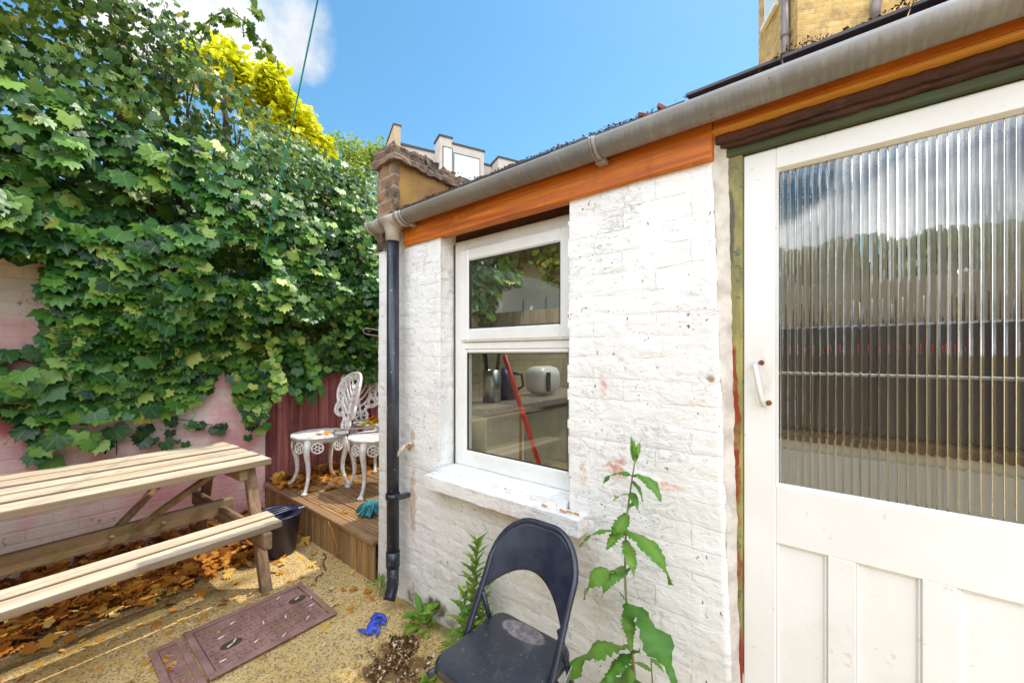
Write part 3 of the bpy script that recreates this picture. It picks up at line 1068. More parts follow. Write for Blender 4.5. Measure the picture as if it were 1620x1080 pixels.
# parapet at the far end of the roof
par = MB()
par.lumpy((1.340, 1.955, 2.02), (1.378, 2.128, 2.53), .011, .009, 19, .4, 1)
par.build('parapet_pier', brick_mat('old_pier_brick', (1, 2), (.27, .155, .085), (.15, .085, .06), (.30, .22, .15), (.035, .028, .026), .85, .22, .072, .012), house)
par = MB()
par.lumpy((1.374, 1.958, 2.05), (4.3, 2.125, 2.53), .05, .004, 8, .4, 3)
par.build('parapet', simple('parapet_render', (.44, .235, .062), (.23, .12, .048), .9, 3.2, .25, speck=(.20, .13, .07)), house)
par = MB()
x = 1.315
k = 0
while x < 4.3:
    w = random.uniform(.10, .17)
    j = random.uniform(-.012, .012)
    par.lumpy((x, 1.925 + j, 2.515), (x + w - .006, 2.150 + random.uniform(-.01, .01), 2.563), .016, .013, 17, random.random(), k)
    par.lumpy((x + random.uniform(0, .02), 1.94 + j, 2.566), (x + w - .008, 2.135, 2.622 + random.uniform(-.014, .012)), .016, .016, 15, random.random(), k + .5)
    x += w
    k += 1.3
cop = par.build('coping', brick_mat('dark_coping_brick', (0, 2), (.20, .125, .085), (.12, .075, .055), (.25, .18, .12), (.028, .022, .022), .9, .14, .05, .006), house)
P, T, N, S, K = [], [], [], [], []
for i in range(1500):
    xx = random.uniform(1.33, 3.6)
    yy = random.uniform(1.93, 2.13)
    if noise.noise((xx * 7, yy * 7, 2)) < .02:
        continue
    P.append((xx, yy, 2.612 + random.random() * .02))
    T.append((random.gauss(0, 1), random.gauss(0, 1), .5))
    N.append((random.gauss(0, 1), random.gauss(-.5, 1), 1))
    S.append(random.uniform(.006, .016))
    K.append(random.random() ** 1.5)
leaf_cloud('coping_moss', M['moss'], cop, TRI, P, T, N, S, K)['kind'] = 'stuff'

# orange fascia board, weathered head above the door
mb = MB()
mb.box((1.330, .278, 2.006), (1.390, 1.855, 2.175), .004, tint=.2)
mb.box((1.331, -2.4, 2.093), (1.389, .2775, 2.1745), .004, tint=.35)
mb.build('fascia', M['fascia'], house)
mb = MB()
mb.box((1.3315, -2.4, 2.084), (1.388, .279, 2.0925), .001, tint=.1)
mb.build('fascia_batten', M['fascia_edge'], house)
mb = MB()
mb.lumpy((1.362, -.60, 2.058), (1.45, .272, 2.083), .012, .006, 22, .6, 4)
mb.lumpy((1.376, -.60, 2.046), (1.45, .262, 2.060), .012, .005, 26, .2, 8)
mb.build('door_head', M['old_head'], house)

# door frame
df = MB()
df.box((1.398, .2055, 0), (1.47, .285, 2.045), .004)
df.box((1.398, -.52, 0), (1.47, -.4555, 2.045), .004)
df.build('door_frame', M['frame_paint'], house)
dh = MB()
dh.box((1.392, -.52, 2.020), (1.47, .2675, 2.047), .003)
dh.build('door_frame_head', wood('green_head_paint', (.035, .045, .012), (.10, .12, .035), 1, .6, 20, (.03, .10, .08), .6), house)

# door leaf
D0, D1 = -.4545, .2040            # y range
dr = MB()
T0 = DX
GZ0, GZ1, GY0, GY1 = 1.005, 1.955, -.375, .1195
dr.box((T0, GY1, .03), (T0 + .044, D1, 2.018), .003, tint=.5)
dr.box((T0, D0, .03), (T0 + .044, GY0, 2.018), .003, tint=.5)
dr.box((T0 + .0005, GY0, GZ1), (T0 + .0435, GY1, 2.018), .002, tint=.5)
dr.box((T0 + .0005, GY0, .835), (T0 + .0435, GY1, GZ0), .002, tint=.5)
dr.box((T0 + .0005, GY0, .03), (T0 + .0435, GY1, .23), .002, tint=.5)
for ya in (-.0005 - .0605, -.2455):
    dr.box((T0 + .0005, ya, .23), (T0 + .0435, ya + .060, .835), .002, tint=.5)
dr.box((T0 + .012, GY0, .23), (T0 + .030, GY1, .835), 0, tint=.5)
# glazing beads, sloped
for (a, b) in (((GY0, GZ0), (GY1, GZ0)), ((GY0, GZ1), (GY1, GZ1)), ((GY0, GZ0), (GY0, GZ1)), ((GY1, GZ0), (GY1, GZ1))):
    if a[1] == b[1]:
        s = 1 if a[1] == GZ0 else -1
        dr.add([(T0 + .001, a[0], a[1]), (T0 + .001, b[0], b[1]), (T0 + .014, b[0] - .006, b[1] + s * .008), (T0 + .014, a[0] + .006, a[1] + s * .008)], [(0, 1, 2, 3)], .5)
    else:
        s = 1 if a[0] == GY0 else -1
        dr.add([(T0 + .001, a[0], a[1]), (T0 + .001, b[0], b[1]), (T0 + .014, b[0] + s * .006, b[1] - .008), (T0 + .014, a[0] + s * .006, a[1] + .008)], [(0, 1, 2, 3)], .5)
# moulding fillets of the three panels
for ya, yb in ((-.0005, .1195), (-.1855, -.061), (-.375, -.2455)):
    frame_ring(dr, T0 + .006, T0 + .013, ya, yb, .23, .835, .007, .002)
door = dr.build('door', M['door_paint'], house)
# reeded pane: fluted outside, flat inside
rg = MB()
pitch, ns = .0178, 7
prof = []
y = GY0 + .002
while y < GY1 - .003:
    for k in range(ns):
        u = k / ns
        prof.append((y + u * pitch, .0036 * math.sqrt(max(0, 1 - (2 * u - 1) ** 2)) if True else 0))
    y += pitch
prof = [(a, b) for (a, b) in prof if a < GY1 - .002]
zs = [GZ0 + .001, GZ1 - .001]
vs = [(T0 + .0165, a, z) for (a, h) in prof for z in zs] + [(T0 + .0190 + h * .8, a, z) for (a, h) in prof for z in zs]
n = len(prof)
fs = [(2 * i, 2 * i + 1, 2 * i + 3, 2 * i + 2) for i in range(n - 1)]
o = 2 * n
fs += [(o + 2 * i, o + 2 * i + 2, o + 2 * i + 3, o + 2 * i + 1) for i in range(n - 1)]
fs += [(2 * i, 2 * i + 2, o + 2 * i + 2, o + 2 * i) for i in range(n - 1)]
fs += [(2 * i + 1, o + 2 * i + 1, o + 2 * i + 3, 2 * i + 3) for i in range(n - 1)]
fs += [(0, o, o + 1, 1), (2 * n - 2, 2 * n - 1, o + 2 * n - 1, o + 2 * n - 2)]
rg.add(vs, fs, .5, False)
rg.build('reeded_pane', M['reeded'], door)
hd = MB()
hp = [(T0 - .001, .172, 1.368), (T0 - .020, .171, 1.366), (T0 - .030, .166, 1.345), (T0 - .032, .160, 1.305), (T0 - .030, .153, 1.268), (T0 - .018, .150, 1.250), (T0 - .001, .149, 1.247)]
hd.tube(hp, [.007, .007, .0075, .008, .0075, .007, .007], 8, tint=.4)
hd_o = hd.build('door_handle', M['upvc'], door)
M['rust'] = simple('rust', (.25, .09, .03), (.12, .04, .02), .9, 60, .3)
for (yy, zz) in ((.156, 1.374), (.137, 1.253)):
    rs = MB()
    rs.lathe([(0, -.001), (.008, -.001), (.0065, -.004), (0, -.0045)], (T0, yy, zz), 10, Matrix.Rotation(R(90), 3, 'Y'), True, .5)
    rs.build('rusty_screw', M['rust'], hd_o)

# gutter: half round, joints, brackets, running outlet and stop end
GX, GZ, GR = 1.279, 2.148, .0525
def half_pipe(mb, ya, yb, r, t=.003, a0=180, a1=360, n=16, tint=.5):
    ring = []
    for k in range(n + 1):
        a = R(a0 + (a1 - a0) * k / n)
        ring.append((math.cos(a) * r, math.sin(a) * r))
    inner = [(c * (r - t) / r, s * (r - t) / r) for (c, s) in ring]
    loop = ring + inner[::-1]
    vs = [(GX + c, ya, GZ + s) for c, s in loop] + [(GX + c, yb, GZ + s) for c, s in loop]
    m = len(loop)
    fs = [(i, (i + 1) % m, m + (i + 1) % m, m + i) for i in range(m)]
    fs += [(i, m - 1 - i, m - 2 - i, i + 1) for i in range(n)]
    fs += [(m + i, m + i + 1, m + m - 2 - i, m + m - 1 - i) for i in range(n)]
    mb.add(vs, fs, tint, True)


gt = MB()
half_pipe(gt, -2.4, 1.80, GR)
half_pipe(gt, 1.94, 2.075, GR)
gut = gt.build('gutter', M['gutter'], house)
gb_ = MB()
half_pipe(gb_, 1.755, 1.80, GR + .006)
half_pipe(gb_, 1.762, 1.772, GR + .011, .006)
half_pipe(gb_, 1.80, 1.952, GR + .0045)
half_pipe(gb_, 1.944, 1.954, GR + .009, .006)
gb_.lathe([(.055, .0), (.045, -.035), (.040, -.05), (.0385, -.095), (.036, -.096), (.036, -.03)], (GX, 1.875, GZ - .030), 20)
gb_.build('running_outlet', M['gutter'], gut)
br_ = MB()
half_pipe(br_, .622, .648, GR + .005, .004)
half_pipe(br_, .628, .633, GR + .009, .004)
half_pipe(br_, .638, .643, GR + .009, .004)
br_.box((1.292, .617, 2.086), (1.3285, .655, 2.104), .003)
br_.build('gutter_bracket', M['gutter'], gut)
br_ = MB()
half_pipe(br_, 1.735, 1.748, GR + .005, .004)
br_.box((1.292, 1.728, 2.086), (1.3285, 1.752, 2.104), .003)
br_.build('gutter_bracket', M['gutter'], gut)
se = MB()
half_pipe(se, 2.055, 2.078, GR + .004, .005)
se.add([(GX + math.cos(R(a)) * (GR + .003), 2.0785, GZ + math.sin(R(a)) * (GR + .003)) for a in range(180, 361, 12)] + [(GX + GR * .9, 2.0785, GZ + .022), (GX - GR * .9, 2.0785, GZ + .022)],
       [tuple(range(18))])
se.build('stop_end', M['gutter'], gut)

dp = MB()
PX, PYY = GX, 1.875
dp.tube([(PX, PYY, 2.055), (PX, PYY, .30)], .0335, 20, tint=.5, caps=False)
dp.tube([(PX, PYY, .235), (PX - .001, PYY, .15), (PX - .006, PYY - .002, .11), (PX - .022, PYY - .008, .075), (PX - .034, PYY - .013, .058)], [.0325, .0325, .0325, .033, .034], 20, tint=.5, caps=False)
dp.tube([(PX, PYY, .31), (PX, PYY, .225)], .0375, 20, tint=.5, caps=True)
dp_o = dp.build('downpipe', M['pipe_black'], house)
sol = dp_o.modifiers.new('wall', 'SOLIDIFY')
sol.thickness = .003
clp = MB()
clp.tube([(PX, PYY, .600), (PX, PYY, .630)], .040, 20, tint=.4)
clp.box((PX + .02, PYY - .062, .603), (PX + .074, PYY - .035, .627), .004, tint=.4)
clp.box((PX - .01, PYY - .060, .604), (PX + .06, PYY - .030, .626), .004, tint=.4)
clp.build('pipe_clip', M['pipe_black'], dp_o)

# outside tap beside the downpipe
tp = MB()
tp.tube([(1.352, 1.80, .905), (1.325, 1.795, .905), (1.305, 1.79, .900), (1.285, 1.80, .888), (1.276, 1.812, .868), (1.275, 1.815, .845)], [.011, .010, .012, .010, .009, .009], 10)
tp.tube([(1.305, 1.79, .900), (1.290, 1.752, .905), (1.283, 1.735, .907)], [.009, .007, .006], 8)
tap = tp.build('tap', simple('painted_tap', (.70, .66, .60), (.42, .30, .18), .5, 60, .2), house)
mb = MB()
mb.lathe([(0, .006), (.014, .005), (.018, 0), (.014, -.005), (0, -.006)], (1.279, 1.727, .908), 14, Matrix.Rotation(R(68), 3, 'X') @ Matrix.Rotation(R(15), 3, 'Y'))
mb.build('tap_handle', M['brass'], tap)

# ------------------------------------------------------------------ kitchen seen through the panes
kc = thing('kitchen_counter', 'kitchen counter with speckled granite worktop behind the window', 'counter', (2.1, 1.7, .15))
MB().box((1.60, 1.47, .17), (1.905, 1.94, 1.055), .004).build('end_panel', M['beige_panel'], kc)
MB().box((1.906, 1.465, .17), (1.922, 1.94, 1.05), .002).build('edge_strip', simple('yellow_strip', (.62, .34, .06), None, .5, 5, .02), kc)
MB().box((1.923, 1.472, .17), (1.955, 1.94, 1.05), .002).build('edge_strip', M['upvc'], kc)
mb = MB()
for k in range(2):
    mb.box((1.97 + k * .52, 1.478, .25), (2.475 + k * .52, 1.94, 1.02), .006)
mb.build('cupboard_door', M['sage_panel'], kc)
MB().box((1.585, 1.44, 1.056), (3.2, 1.945, 1.098), .004).build('worktop', M['worktop'], kc)
mb = MB()
mb.box((1.575, 1.925, 1.10), (4.15, 1.948, 1.95), 0)
spl = mb.build('splashback', brick_mat('cream_tiles', (0, 2), (.56, .46, .28), (.52, .42, .25), (.40, .32, .2), None, 0, .15, .15, .004, .3), kc)

th = thing('broom', 'broom with a bright red handle leaning on the kitchen counter', 'broom', (2.05, 1.22, .15))
MB().tube([(1.672, 1.40, 1.395), (2.05, 1.24, .25)], .0135, 10).build('handle', M['red'], th)
mb = MB()
mb.box((1.93, 1.215, .215), (2.17, 1.265, .26), .012)
mb.box((1.94, 1.222, .153), (2.16, 1.258, .214), .004)
mb.build('head', M['navy_pot'], th)
th = thing('utensil_pot', 'perforated steel pot of cooking utensils on the granite worktop', 'pot', (1.86, 1.66, 1.098))
mb = MB()
mb.lathe([(0, 1.099), (.058, 1.099), (.058, 1.30), (.055, 1.30), (.055, 1.105)], (1.86, 1.66, 0), 20)
mb.build('pot', M['steel'], th)
for k in range(4):
    a = k * 1.6
    mb = MB()
    mb.tube([(1.86 + .02 * math.cos(a), 1.66 + .02 * math.sin(a), 1.12), (1.86 + .07 * math.cos(a), 1.66 + .07 * math.sin(a), 1.40 + .03 * k)], [.005, .012], 6)
    mb.build('utensil', M['brown_wood'] if k % 2 else M['dark_unit'], th)
th = thing('kettle', 'dark blue kettle on the worktop beside the utensil pot', 'kettle', (2.03, 1.70, 1.098))
mb = MB()
mb.lathe([(0, 1.099), (.085, 1.099), (.09, 1.14), (.075, 1.24), (.05, 1.29), (.02, 1.30), (0, 1.315)], (2.03, 1.70, 0), 20)
mb.build('body', M['navy_pot'], th)
MB().tube([(2.10, 1.66, 1.15), (2.15, 1.63, 1.18), (2.145, 1.64, 1.26), (2.09, 1.67, 1.27)], .011, 8).build('handle', M['dark_unit'], th)
th = thing('toaster', 'rounded white toaster on the kitchen worktop', 'toaster', (2.44, 1.66, 1.098))
mb = MB()
mb.box((2.30, 1.57, 1.105), (2.58, 1.76, 1.31), .07, seg=4, sm=True)
mb.build('body', M['upvc'], th)
MB().box((2.34, 1.553, 1.13), (2.38, 1.569, 1.27), .004).build('lever_slot', M['dark_unit'], th)

cu = thing('kitchen_cabinet', 'cream kitchen cabinet behind the reeded door glass', 'cabinet', (2.45, .2, .15))
MB().box((2.25, -1.6, .16), (2.85, .95, 1.00), .004).build('carcass', M['beige_panel'], cu)
MB().box((2.22, -1.6, 1.003), (2.86, .96, 1.040), .004).build('worktop', M['brown_wood'], cu)
for k in range(4):
    MB().box((2.232, -1.52 + k * .62, .24), (2.249, -.93 + k * .62, .96), .005).build('cupboard_door', M['upvc'], cu)
ov = thing('cooker', 'dark cooker with red pilot lights behind the reeded door glass', 'cooker', (2.5, -.25, 1.04))
MB().box((2.30, -1.75, 1.042), (2.80, .60, 1.53), .01).build('body', M['dark_unit'], ov)
MB().box((2.285, -1.73, 1.30), (2.299, .58, 1.315), .003).build('trim', M['steel'], ov)
for k in range(6):
    mb = MB()
    mb.lathe([(0, 0), (.022, 0), (.018, .02), (0, .02)], (2.298, -1.2 + k * .30, 1.42), 12, Matrix.Rotation(R(-90), 3, 'Y'))
    mb.build('knob', M['red'], ov)
for k in range(8):
    jr = MB()
    jr.lathe([(0, 1.5325), (.028, 1.5325), (.030, 1.60), (.020, 1.625), (.020, 1.645), (0, 1.645)], (2.37 + .02 * (k % 3), -1.0 + k * .20, 0), 12)
    tag(jr.build('spice_jar', (M['brown_wood'], M['upvc'], M['brass'])[k % 3]), ('small brown', 'small white', 'small amber')[k % 3] + ' spice jar on the cooker behind the reeded door glass', 'jar', 'spice jars on the cooker')
sh = thing('wall_shelf', 'brown wall shelf stacked with dark jars behind the reeded glass', 'shelf', (4.05, -.2, 1.5))
MB().box((3.90, -1.6, 1.44), (4.198, 1.2, 1.475), .003).build('board', M['brown_wood'], sh)
for k in range(9):
    jr = MB()
    jr.lathe([(0, 1.4755), (.06, 1.4755), (.062, 1.60), (.045, 1.635), (.045, 1.66), (0, 1.66)], (4.03, -1.4 + k * .29, 0), 14)
    tag(jr.build('jar', M['brown_wood'] if k % 3 else M['dark_unit']), 'dark storage jar on the brown kitchen shelf behind reeded glass', 'jar', 'jars on the kitchen shelf')

# ================================================================== YARD WALLS, FENCE, DECK
pw = MB()
pw.grid(lambda x, z: (x, PY + noise.noise((x * 3, z * 3, 1)) * .010 + noise.noise((x * 14, z * 18, 1)) * .004, z),
        list(np.linspace(-1.42, 1.345, 120)), list(np.linspace(-.05, 2.55, 110)))
pw.box((-1.42, PY + .03, -.05), (1.345, PY + .22, 2.55))
tag(pw.build('pink_wall', M['pink']), 'pink washed brick wall under the ivy behind the picnic table', 'wall')

fn_ = thing('board_fence', 'dark reddish board fence behind the white garden chairs', 'fence', (2.5, PY, 0))
mb = MB()
x = 1.352
k = 0
while x < 4.6:
    w = .098
    mb.box((x, PY + (.0 if k % 2 else .026), .05), (x + w + (.0 if k % 2 else .012), PY + .020 + (.0 if k % 2 else .020), 1.95 + random.uniform(-.01, .01)), .003)
    x += w - .004
    k += 1
mb.build('board_panel', M['fence_red'], fn_)
mb = MB()
for z in (.4, 1.1, 1.75):
    mb.box((1.36, PY + .040, z), (4.6, PY + .085, z + .08), .003)
mb.build('rail', M['fence_red'], fn_)
for px in (1.40, 2.95, 4.5):
    MB().box((px, PY + .087, 0), (px + .09, PY + .177, 2.0), .004).build('post', M['fence_red'], fn_)

dk = thing('deck', 'raised timber deck with grooved boards and plank riser beyond the white wall', 'deck', (1.9, 3.0, 0))
mb = MB()
x = WX + .04
k = 0
while x < 3.6:
    for s in range(5):     # grooved profile: five ridges per board
        xa = x + .003 + s * .026
        mb.box((xa, 2.19, .232), (xa + .0215, PY - .012, .257 + random.uniform(-.0006, .0006)), .003, tint=(k * .37) % 1)
    mb.box((x + .002, 2.19, .225), (x + .134, PY - .012, .250), 0, tint=(k * .37) % 1)
    x += .139
    k += 1
mb.build('deck_boards', M['deck_wood'], dk)
mb = MB()
mb.box((WX - .028, 2.168, .226), (WX + .038, PY - .010, .2585), .005)
mb.build('nosing', M['deck_wood'], dk)
mb = MB()
y = 2.170
while y < PY - .03:
    mb.box((WX - .012, y + .005, .0), (WX + .008, min(y + .0955, PY - .012), .2255), .004)
    y += .1005
mb.build('riser', M['riser_wood'], dk)

# ------------------------------------------------------------------ white cast garden chairs
def arc(cx, cy, r, a0, a1, n):
    return [(cx + r * math.cos(R(a0 + (a1 - a0) * k / n)), cy + r * math.sin(R(a0 + (a1 - a0) * k / n))) for k in range(n + 1)]


def bez(p, n=14):
    """Catmull-Rom through 2D points"""
    q = [p[0]] + list(p) + [p[-1]]
    out = []
    for i in range(1, len(q) - 2):
        for k in range(n):
            t = k / n
            out.append(tuple(.5 * ((2 * q[i][j]) + (-q[i - 1][j] + q[i + 1][j]) * t + (2 * q[i - 1][j] - 5 * q[i][j] + 4 * q[i + 1][j] - q[i + 2][j]) * t * t + (-q[i - 1][j] + 3 * q[i][j] - 3 * q[i + 1][j] + q[i + 2][j]) * t ** 3) for j in range(len(p[0]))))
    out.append(tuple(p[-1]))
    return out


def make_cast_chair(label):
    t = thing('garden_chair', label, 'chair', (0, 0, 0), 'white cast metal garden chairs on the deck', False)
    st = MB()
    pr = []
    for k in range(48):
        a = 2 * PI * k / 48
        pr.append((math.cos(a) * (.205 + .004 * math.cos(12 * a)), math.sin(a) * (.205 + .004 * math.cos(12 * a))))
    vs = [(x, y, .418) for x, y in pr] + [(x * 1.02, y * 1.02, .428) for x, y in pr] + [(x * .98, y * .98, .438) for x, y in pr] + [(x * .80, y * .80, .434) for x, y in pr] + [(0, 0, .430)]
    n = 48
    fs = []
    for r_ in range(3):
        for k in range(n):
            l = (k + 1) % n
            fs.append((r_ * n + k, r_ * n + l, (r_ + 1) * n + l, (r_ + 1) * n + k))
    fs += [(3 * n + k, 3 * n + (k + 1) % n, 4 * n) for k in range(n)]
    fs.append(tuple(range(n))[::-1])
    st.add(vs, fs, .5, True)
    # apron hanging under the rim
    st.lathe([(.196, .42), (.190, .385), (.184, .385), (.188, .42)], (0, 0, 0), 40, tint=.5)
    st.build('seat', M['cast_white'], t)
    for a in (45, 135, 225, 315):
        lg = MB()
        ca, sa = math.cos(R(a)), math.sin(R(a))
        prof = bez([(.165, .415), (.195, .375), (.205, .315), (.185, .22), (.180, .13), (.205, .05), (.235, .012)], 5)
        rad = np.interp(np.linspace(0, 1, len(prof)), [0, .2, .45, .75, .92, 1], [.030, .026, .019, .013, .013, .017])
        lg.tube([(r_ * ca, r_ * sa, z) for r_, z in prof], list(rad), 10, tint=.5)
        lg.lathe([(0, 0), (.022, 0), (.024, .008), (.016, .02), (0, .022)], (.236 * ca, .236 * sa, 0), 12, tint=.5)
        # rosette brackets on each side of the leg top
        for s in (-1, 1):
            b = R(a + s * 21)
            cx, cy, cz = .190 * math.cos(b), .190 * math.sin(b), .350
            tx, ty = -math.sin(b), math.cos(b)
            ring = [(cx + tx * .040 * math.cos(q), cy + ty * .040 * math.cos(q), cz + .040 * math.sin(q)) for q in np.linspace(0, 2 * PI, 20, endpoint=False)]
            lg.tube(ring, .0075, 6, True, tint=.5)
            ring = [(cx + tx * .014 * math.cos(q), cy + ty * .014 * math.cos(q), cz + .014 * math.sin(q)) for q in np.linspace(0, 2 * PI, 10, endpoint=False)]
            lg.tube(ring, .0065, 6, True, tint=.5)
            for q in np.linspace(0, 2 * PI, 6, endpoint=False):
                lg.tube([(cx + tx * .014 * math.cos(q), cy + ty * .014 * math.cos(q), cz + .014 * math.sin(q)), (cx + tx * .039 * math.cos(q), cy + ty * .039 * math.cos(q), cz + .039 * math.sin(q))], .0055, 5, tint=.5)
        lg.build('leg', M['cast_white'], t)
    bk = MB()

    def P3(y, z):
        return Vector((.182 + .20 * (z - .43) + .05 * (1 - (y / .21) ** 2) * 1.0 - .03, y, z))
    half = [(.055, .430), (.075, .475), (.060, .515), (.085, .545), (.140, .545), (.185, .575), (.190, .625), (.178, .665), (.196, .715), (.203, .775), (.185, .835), (.145, .885), (.08, .918), (.0, .928)]
    h = bez(half, 5)
    full = h + [(-y, z) for y, z in h[-2::-1]]
    bk.tube([P3(y, z) for y, z in full], .0125, 8, False, tint=.5)
    cy, cz = 0, .735
    inn = [(y * .70, cz + (z - cz) * .72) for y, z in full if z > .60]
    bk.tube([P3(y, z) for y, z in inn], .0085, 6, tint=.5)
    mid = [(y * .86, cz + (z - cz) * .865) for y, z in full if z > .58]
    nm = 17
    for k in range(nm):
        y, z = mid[int((k + .5) / nm * len(mid))]
        ring = [P3(y + .0165 * math.cos(q), z + .0165 * math.sin(q)) for q in np.linspace(0, 2 * PI, 10, endpoint=False)]
        bk.tube(ring, .0065, 5, True, tint=.5)
        y2, z2 = mid[int(k / nm * len(mid))]
        bk.tube([P3(y2 * .92, cz + (z2 - cz) * .92), P3(y2 * 1.10, cz + (z2 - cz) * 1.09)], .007, 5, tint=.5)
    # central palm and scrolls
    bk.tube([P3(0, .43 + k * .04) for k in range(11)], [.013] * 8 + [.010, .008, .006], 8, tint=.5)
    for s in (-1, 1):
        for z0, y1, z1, r_ in ((.50, .11, .60, .010), (.56, .125, .665, .010), (.62, .125, .735, .009), (.67, .11, .79, .009), (.72, .085, .835, .008), (.77, .05, .86, .007)):
            c = bez([(0, z0), (s * y1 * .55, z0 + (z1 - z0) * .35), (s * y1, z1), (s * (y1 + .012), z1 + .022), (s * (y1 - .014), z1 + .028)], 4)
            bk.tube([P3(*q) for q in c], [r_ * (1.1 - .5 * i / len(c)) for i in range(len(c))], 6, tint=.5)
        for (yy, zz, rr) in ((.135, .60, .034), (.085, .575, .024), (.045, .485, .02)):
            ring = [P3(s * yy + rr * math.cos(q), zz + rr * math.sin(q)) for q in np.linspace(0, 2 * PI, 14, endpoint=False)]
            bk.tube(ring, .0085, 6, True, tint=.5)
    bk.build('backrest', M['cast_white'], t)
    return t


ch = make_cast_chair('white cast metal chair turned sideways, in front of the red fence')
ch.location = (1.62, 3.46, .2585)
ch.rotation_euler.z = R(-6)
ch.scale = (1.1, 1.1, 1.04)
ch2 = copy_tree(ch)
ch2['label'] = 'white cast metal chair against the fence with leaves piled on its seat'
ch2.location = (2.27, 3.62, .2585)
ch2.rotation_euler.z = R(100)
ch3 = copy_tree(ch)
ch3['label'] = 'white cast metal chair half hidden by the corner of the white wall'
ch3.location = (1.875, 2.99, .2585)
ch3.rotation_euler.z = R(-14)

# clothes airer folded across the chairs: two looped wire wings on crossed legs
ai = thing('clothes_airer', 'wire clothes airer with looped ends standing behind the wall corner', 'airer', (2.6, 2.75, .257))


def loop(mb, a, b, w, r=.007, wd=(0, 0, 1)):
    a, b, wd = Vector(a), Vector(b), Vector(wd).normalized() * w
    d = (b - a).normalized()
    mb.tube([b + wd, a + wd + d * .03, a + wd * .7 + d * .008, a, a - wd * .7 + d * .008, a - wd + d * .03, b - wd], r, 7)


mb = MB()
loop(mb, (1.63, 3.24, .735), (2.75, 2.70, .745), .021, .006)
mb.build('wing', M['wire'], ai)
mb = MB()
loop(mb, (1.86, 3.17, 1.605), (2.75, 2.62, 1.44), .026, .006)
mb.build('wing', M['wire'], ai)
for s in (0, 1):
    mb = MB()
    mb.tube([(2.70 + s * .12, 2.45, .262), (2.74, 2.64, .75), (2.74 - s * .04, 2.62, 1.45)], .009, 8)
    mb.build('leg', M['wire'], ai)
mb = MB()
mb.tube([(2.72, 2.95, .262), (2.76, 2.70, .75), (2.75, 2.64, 1.45)], .009, 8)
mb.build('leg', M['wire'], ai)

mp = thing('mop', 'teal cotton mop head lying on the deck at the wall corner', 'mop', (1.56, 2.53, .258))
mb = MB()
for k in range(70):
    a = random.uniform(0, 2 * PI)
    r1 = random.uniform(.06, .13)
    e = (1.55 + r1 * math.cos(a) * .8, 2.56 + r1 * math.sin(a) * .9, .264 + random.random() * .012)
    c = bez([(1.58 + random.gauss(0, .012), 2.50 + random.gauss(0, .012), .31 + random.random() * .02), ((1.57 + e[0]) / 2 + random.gauss(0, .015), (2.52 + e[1]) / 2, .315 + random.random() * .02), e], 4)
    mb.tube(c, .0065, 5)
mb.build('mop_head', M['mop'], mp)
MB().tube([(1.58, 2.50, .31), (2.10, 2.20, 1.30)], .012, 8).build('handle', M['wire'], mp)

# ------------------------------------------------------------------ picnic table
TB = Vector((0, 3.1, 0))
pt = thing('picnic_table', 'weathered grey timber picnic table with an attached bench by the ivy wall', 'table', TB, None, False)
OFF[pt] = Vector((0, 0, 0))
tx0, tx1 = -.98, .962
for k in range(5):
    mb = MB()
    ya = -.415 + k * .1655
    mb.box((tx0, ya, .705), (tx1 + random.uniform(-.010, .010), ya + .1375, .742 + (.003 if k % 2 else 0)), .003, tint=(.05, .6, .25, .75, .4)[k])
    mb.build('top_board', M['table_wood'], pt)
for s in (-1,):
    for k in range(2):
        mb = MB()
        ya = -.56 - .117 + k * .126
        mb.box((tx0, ya, .395), (tx1 - .045 + random.uniform(-.018, .012), ya + .108, .43), .003, tint=random.random())
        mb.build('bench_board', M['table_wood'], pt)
mb = MB()
mb.box((tx0 + .1, -.022, .335), (.885, .022, .432), .004)
for q in (.30, .52):
    mb.lathe([(0, -.004), (.014, -.004), (.012, -.010), (0, -.011)], (q, -.023, .385), 12, Matrix.Rotation(R(-90), 3, 'X'), True, .9)
mb.build('stretcher', M['moss_beam'], pt)
for xx in (.865, -.80):
    for s in (-1, 1):
        mb = MB()
        mb.beam((xx, s * .57, -.01), (xx, s * .32, .69), .042, .058, (1, 0, 0), .004)
        mb.build('leg', M['table_leg'], pt)
    mb = MB()
    mb.box((xx - .066, -.70, .30), (xx - .0225, .50, .3935), .004)
    mb.build('cross_bearer', wood('bearer_wood', (.16, .09, .05), (.40, .26, .15), 1, .8, 26, (.10, .07, .03), .5), pt)
    mb = MB()
    mb.box((xx - .066, -.37, .625), (xx - .0225, .37, .7045), .004)
    mb.build('top_bearer', bpy.data.materials['bearer_wood'], pt)
for s in (-1, 1):
    mb = MB()
    mb.beam((.36 - .04 * s, s * .025, .40), (.72 - .04 * s, s * .22, .70), .030, .045, (0, 1, 0), .003)
    mb.build('brace', M['table_leg'], pt)
pt.rotation_euler.z = R(3.2)

